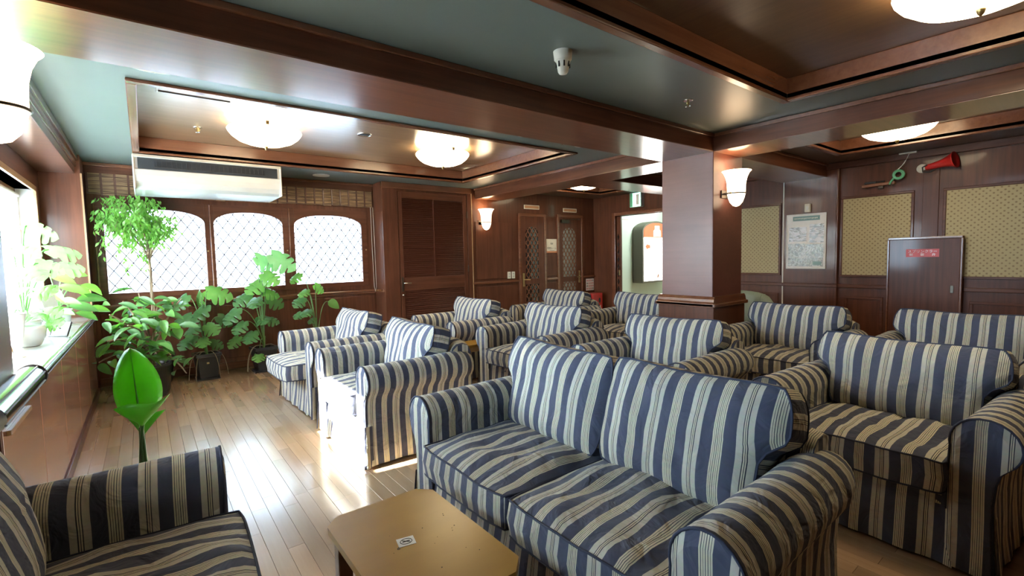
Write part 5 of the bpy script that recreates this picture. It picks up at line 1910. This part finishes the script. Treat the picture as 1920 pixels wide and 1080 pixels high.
def banana():
    y = 2.62
    c = at(268, 865, y)
    x = c.x
    t = thing('banana_plant', 'young banana plant with one big glossy leaf behind the corner armchair', 'potted plant', (x, y, 0))
    MB().lathe([(0.08, 0.0), (0.09, 0.02), (0.115, 0.20), (0.122, 0.20), (0.122, 0.225), (0.108, 0.225), (0.10, 0.19)], 24).build('pot', 'white_ceramic', t)
    MB().lathe([(0.001, 0.19), (0.10, 0.19)], 20, cap=False).build('soil', 'soil', t)
    o = Vector((x, y, 0))
    b1 = at(262, 775, y - 0.02) - o      # joint of the big upright leaf
    t1 = at(243, 652, y + 0.05) - o
    b2 = at(268, 795, y - 0.03) - o
    for k, (dx, dy, e, r) in enumerate(((0.012, 0, b1, 0.007), (-0.012, 0.01, b2, 0.007), (0.0, -0.012, Vector((0.0, 0.0, b2.z - 0.02)), 0.008))):
        MB().tube(bez((dx, dy, 0.18), (dx, dy, 0.5), e, 8), [r * 1.5, r * 1.4, r * 1.3, r * 1.2, r * 1.1, r, r, r * 0.9, r * 0.8], 8).build('stalk', 'leaf_deep', t)
    L = (t1 - b1).length
    d = (t1 - b1).normalized()
    big = MB()
    v = []
    n, m = 22, 8
    xr = Vector((1, 0.12, 0)).normalized()
    nrm = Vector((0.1, -1, 0.15))

    def wid(s):
        return 0.088 * (sin(pi * min(1, 0.13 + 0.87 * s) ** 0.80) ** 0.62 if s < 1 else 0.0)

    def bigf(a, b):
        q = -1 + 2 * a
        s = b
        w = wid(s)
        p = b1 + d * L * s + xr * w * q * (1.12 if q > 0 else 0.85)
        p += nrm * (-0.035 * q * q + 0.05 * s * s * 0.6 - 0.02)
        p += nrm * 0.003 * sin(s * 60 + q * 3) * abs(q)
        return p
    big.grid(bigf, m, n)
    lo = big.build('leaf', 'leaf_banana', t)
    lo.modifiers.new('thickness', 'SOLIDIFY').thickness = 0.0012
    MB().tube([bigf(0.5, i / 14) + nrm * 0.002 for i in range(15)], [0.0045 - 0.00025 * i for i in range(15)], 6).build('midrib', 'leaf_mid', lo)
    # the lower leaf folds out like a boat below the big one
    side = MB()
    e2 = at(319, 738, y - 0.04) - o
    s2 = at(212, 768, y - 0.06) - o
    bot = at(266, 800, y - 0.02) - o

    def sidef(a, b):
        rim = s2.lerp(e2, a) + Vector((0, -0.05 * sin(pi * a), 0.012 * sin(pi * a * 2)))
        k = bot + (s2.lerp(e2, a) - bot) * 0.25
        k.z = bot.z + 0.03 * abs(2 * a - 1)
        p = k.lerp(rim, b)
        p += Vector((0, -0.02 * sin(pi * b), 0))
        return p
    side.grid(sidef, 14, 6)
    so_ = side.build('leaf', 'leaf_banana', t)
    so_.modifiers.new('thickness', 'SOLIDIFY').thickness = 0.0012
    back = MB()
    bb = at(240, 790, y + 0.03) - o
    be = at(312, 770, y + 0.06) - o

    def backf(a, b):
        rim = bb.lerp(be, a) + Vector((0, 0.03, 0.0))
        k = bot + Vector((0, 0.01, -0.05))
        return k.lerp(rim, b) + Vector((0, 0.02 * sin(pi * b), 0))
    back.grid(backf, 10, 5)
    bo = back.build('leaf', 'leaf_mid', t)
    bo.modifiers.new('thickness', 'SOLIDIFY').thickness = 0.0012


banana()


# ------------------------------------------------------------------ things on the sill
def sill_plant(label, x, y, leaves, potspec, seed):
    t = thing('sill_plant', label, 'potted plant', (x, y, 0.815), 0, 'potted plants on the window sill')
    r0, r1, h = potspec
    MB().lathe([(r0, 0.0), (r0 + 0.004, 0.004), (r1, h - 0.02), (r1 + 0.006, h - 0.02), (r1 + 0.006, h), (r1 - 0.006, h), (r1 - 0.012, h - 0.03)], 24).build('pot', 'white_ceramic', t)
    MB().lathe([(0.001, h - 0.025), (r1 - 0.012, h - 0.025)], 20, cap=False).build('soil', 'soil', t)
    o = Vector((x, y, 0.815))
    rg = random.Random(seed)
    for (px_, py_, dy, size, kd) in leaves:
        c = at(px_, py_, y + dy) - o
        c.x = min(c.x, XL - x + 0.25)
        c.x = max(c.x, -0.86 - x)
        out = Vector((c.x, c.y, 0))
        td = (out.normalized() * 0.7 if out.length > 0.02 else Vector((0.5, -0.5, 0))) + Vector((0.25, -0.2, rg.uniform(-0.5, 0.2)))
        td.normalize()
        base = c - td * size * 0.4
        base.z = max(base.z, h * 0.6)
        leaf_at(t, kd if not isinstance(kd, int) else MON[kd], base, td, Vector((-0.1 + rg.uniform(-0.3, 0.3), -0.75, 0.6)), size)
        MB().tube(bez((0, 0, h - 0.03), (base.x * 0.4, base.y * 0.4, max(base.z, h) * 0.9 + 0.08), base, 8), 0.0045, 6).build('petiole', 'leaf_pale', t)


PL = MON_PALE
sill_plant('pale split leaved plant in a white pot by the side window', -0.66, 4.55,
           [(78, 432, 0.1, 0.20, PL), (45, 470, 0.0, 0.17, PL), (120, 470, 0.25, 0.22, PL), (60, 510, -0.1, 0.18, PL), (95, 500, 0.1, 0.17, PL), (35, 545, -0.2, 0.16, PL),
            (80, 545, -0.1, 0.17, 0), (95, 585, -0.2, 0.15, 0), (60, 590, -0.2, 0.14, PL), (30, 590, -0.25, 0.14, PL), (100, 605, -0.25, 0.13, 0), (130, 500, 0.3, 0.2, PL)], (0.06, 0.085, 0.15), 3)
sill_plant('bushy pale plant in a white pot at the corner pier', -0.62, 5.75,
           [(110, 520, 0.0, 0.20, OVAL[0]), (130, 540, 0.0, 0.20, OVAL[0]), (150, 545, 0.1, 0.20, OVAL[0]), (165, 560, 0.1, 0.22, OVAL[1]), (125, 565, -0.1, 0.18, OVAL[0]), (150, 575, 0.0, 0.20, OVAL[1]),
            (105, 550, -0.2, 0.18, OVAL[0]), (170, 540, 0.2, 0.2, OVAL[0]), (140, 515, 0.2, 0.2, OVAL[2]), (120, 585, -0.2, 0.16, OVAL[0]), (160, 590, 0.1, 0.18, OVAL[1]), (180, 580, 0.2, 0.2, OVAL[0])], (0.07, 0.09, 0.13), 4)


def cone_vase():
    t = thing('tapered_vase', 'narrow white tapered vase on the sill near the pier', 'vase', (-0.585, 3.78, 0.815))
    MB().lathe([(0.010, 0.012), (0.014, 0.03), (0.03, 0.12), (0.045, 0.24), (0.049, 0.25), (0.044, 0.25), (0.03, 0.16)], 24).build('cone', 'white_ceramic', t)
    MB().lathe([(0.035, 0.0), (0.035, 0.006), (0.010, 0.012), (0.010, 0.02)], 20).build('foot', 'white_ceramic', t)


cone_vase()
tc = thing('tent_card', 'white folded card standing on the sill', 'card', (-0.60, 5.05, 0.815), radians(-20))
MB().prism([(-0.07, 0.0), (0.0, 0.30), (0.07, 0.0), (0.064, 0.0), (0.0, 0.285), (-0.064, 0.0)], -0.09, 0.09, 'y').build('folded_sheet', 'sign_white', tc)
MB().prism([(-0.0665, 0.05), (-0.0175, 0.26), (-0.019, 0.26), (-0.068, 0.05)], -0.06, 0.06, 'y').build('printed_area', 'sign_teal', tc)
pf = thing('picture_frame', 'small dark picture frame lying back on the sill', 'picture frame', (-0.52, 4.72, 0.815), radians(-35))
m_ = Matrix.Rotation(radians(-25), 4, 'X')
for r in ((-0.065, 0.065, 0.10, 0.11), (-0.065, 0.065, 0.0, 0.01), (-0.065, -0.055, 0.01, 0.10), (0.055, 0.065, 0.01, 0.10)):
    MB().box(r[0], r[1], -0.006, 0.006, r[2], r[3]).build('frame', 'black_rubber', pf).matrix_local = m_
MB().box(-0.056, 0.056, -0.003, 0.003, 0.008, 0.102).build('picture', 'photo_grove', pf).matrix_local = m_
MB().tube([(0, 0.0, 0.08), (0, 0.07, 0.004)], 0.004, 6).build('stand', 'black_rubber', pf)
wbx = thing('wooden_box', 'small orange wooden box on the sill behind the vase', 'box', (-0.70, 4.15, 0.815))
MB().box(-0.045, 0.045, -0.06, 0.06, 0.0, 0.12).build('body', 'table_wood', wbx, bevel=0.003)
MB().box(-0.048, 0.048, -0.063, 0.063, 0.12, 0.135).build('lid', 'table_wood', wbx, bevel=0.003)
sp = thing('glazed_pot', 'round white glazed pot on the sill beside the picture frame', 'pot', (-0.60, 4.28, 0.815))
MB().lathe([(0.04, 0.0), (0.05, 0.006), (0.075, 0.06), (0.078, 0.11), (0.07, 0.13), (0.066, 0.13), (0.07, 0.10)], 24).build('bowl', 'white_ceramic', sp)
MB().lathe([(0.001, 0.105), (0.068, 0.105)], 20, cap=False).build('soil', 'soil', sp)

for (y0, y1, lab) in ((3.035, 4.015, 'added half drawn sheer blind cutting the sun in the pane beside the dark pier'), (4.07, 5.055, 'added sheer blind spreading the sun in the middle pane of the side window'), (5.085, 6.085, 'added sheer blind spreading the sun in the end pane near the corner pier')):
    zb_ = 1.59 if y0 < 4 else 0.87  # blinds added to cut and spread the sunlight
    hb_ = 1.95 - zb_
    rb = thing('added_blind', lab, 'blind', (-0.86, y0, zb_), 0, 'added sheer blinds in the side window')
    sheet = MB().grid(lambda a, b: Vector((0.004 * sin(a * 9), (y1 - y0) * a, hb_ * b)), 10, 4).build('sheet', 'sheer', rb)
    MB().tube([(0, 0, hb_ + 0.015), (0, y1 - y0, hb_ + 0.015)], 0.018, 12).build('roller', 'white_plastic', rb)
    MB().box(-0.006, 0.006, 0, y1 - y0, -0.014, 0.004).build('hem_bar', 'white_plastic', rb)
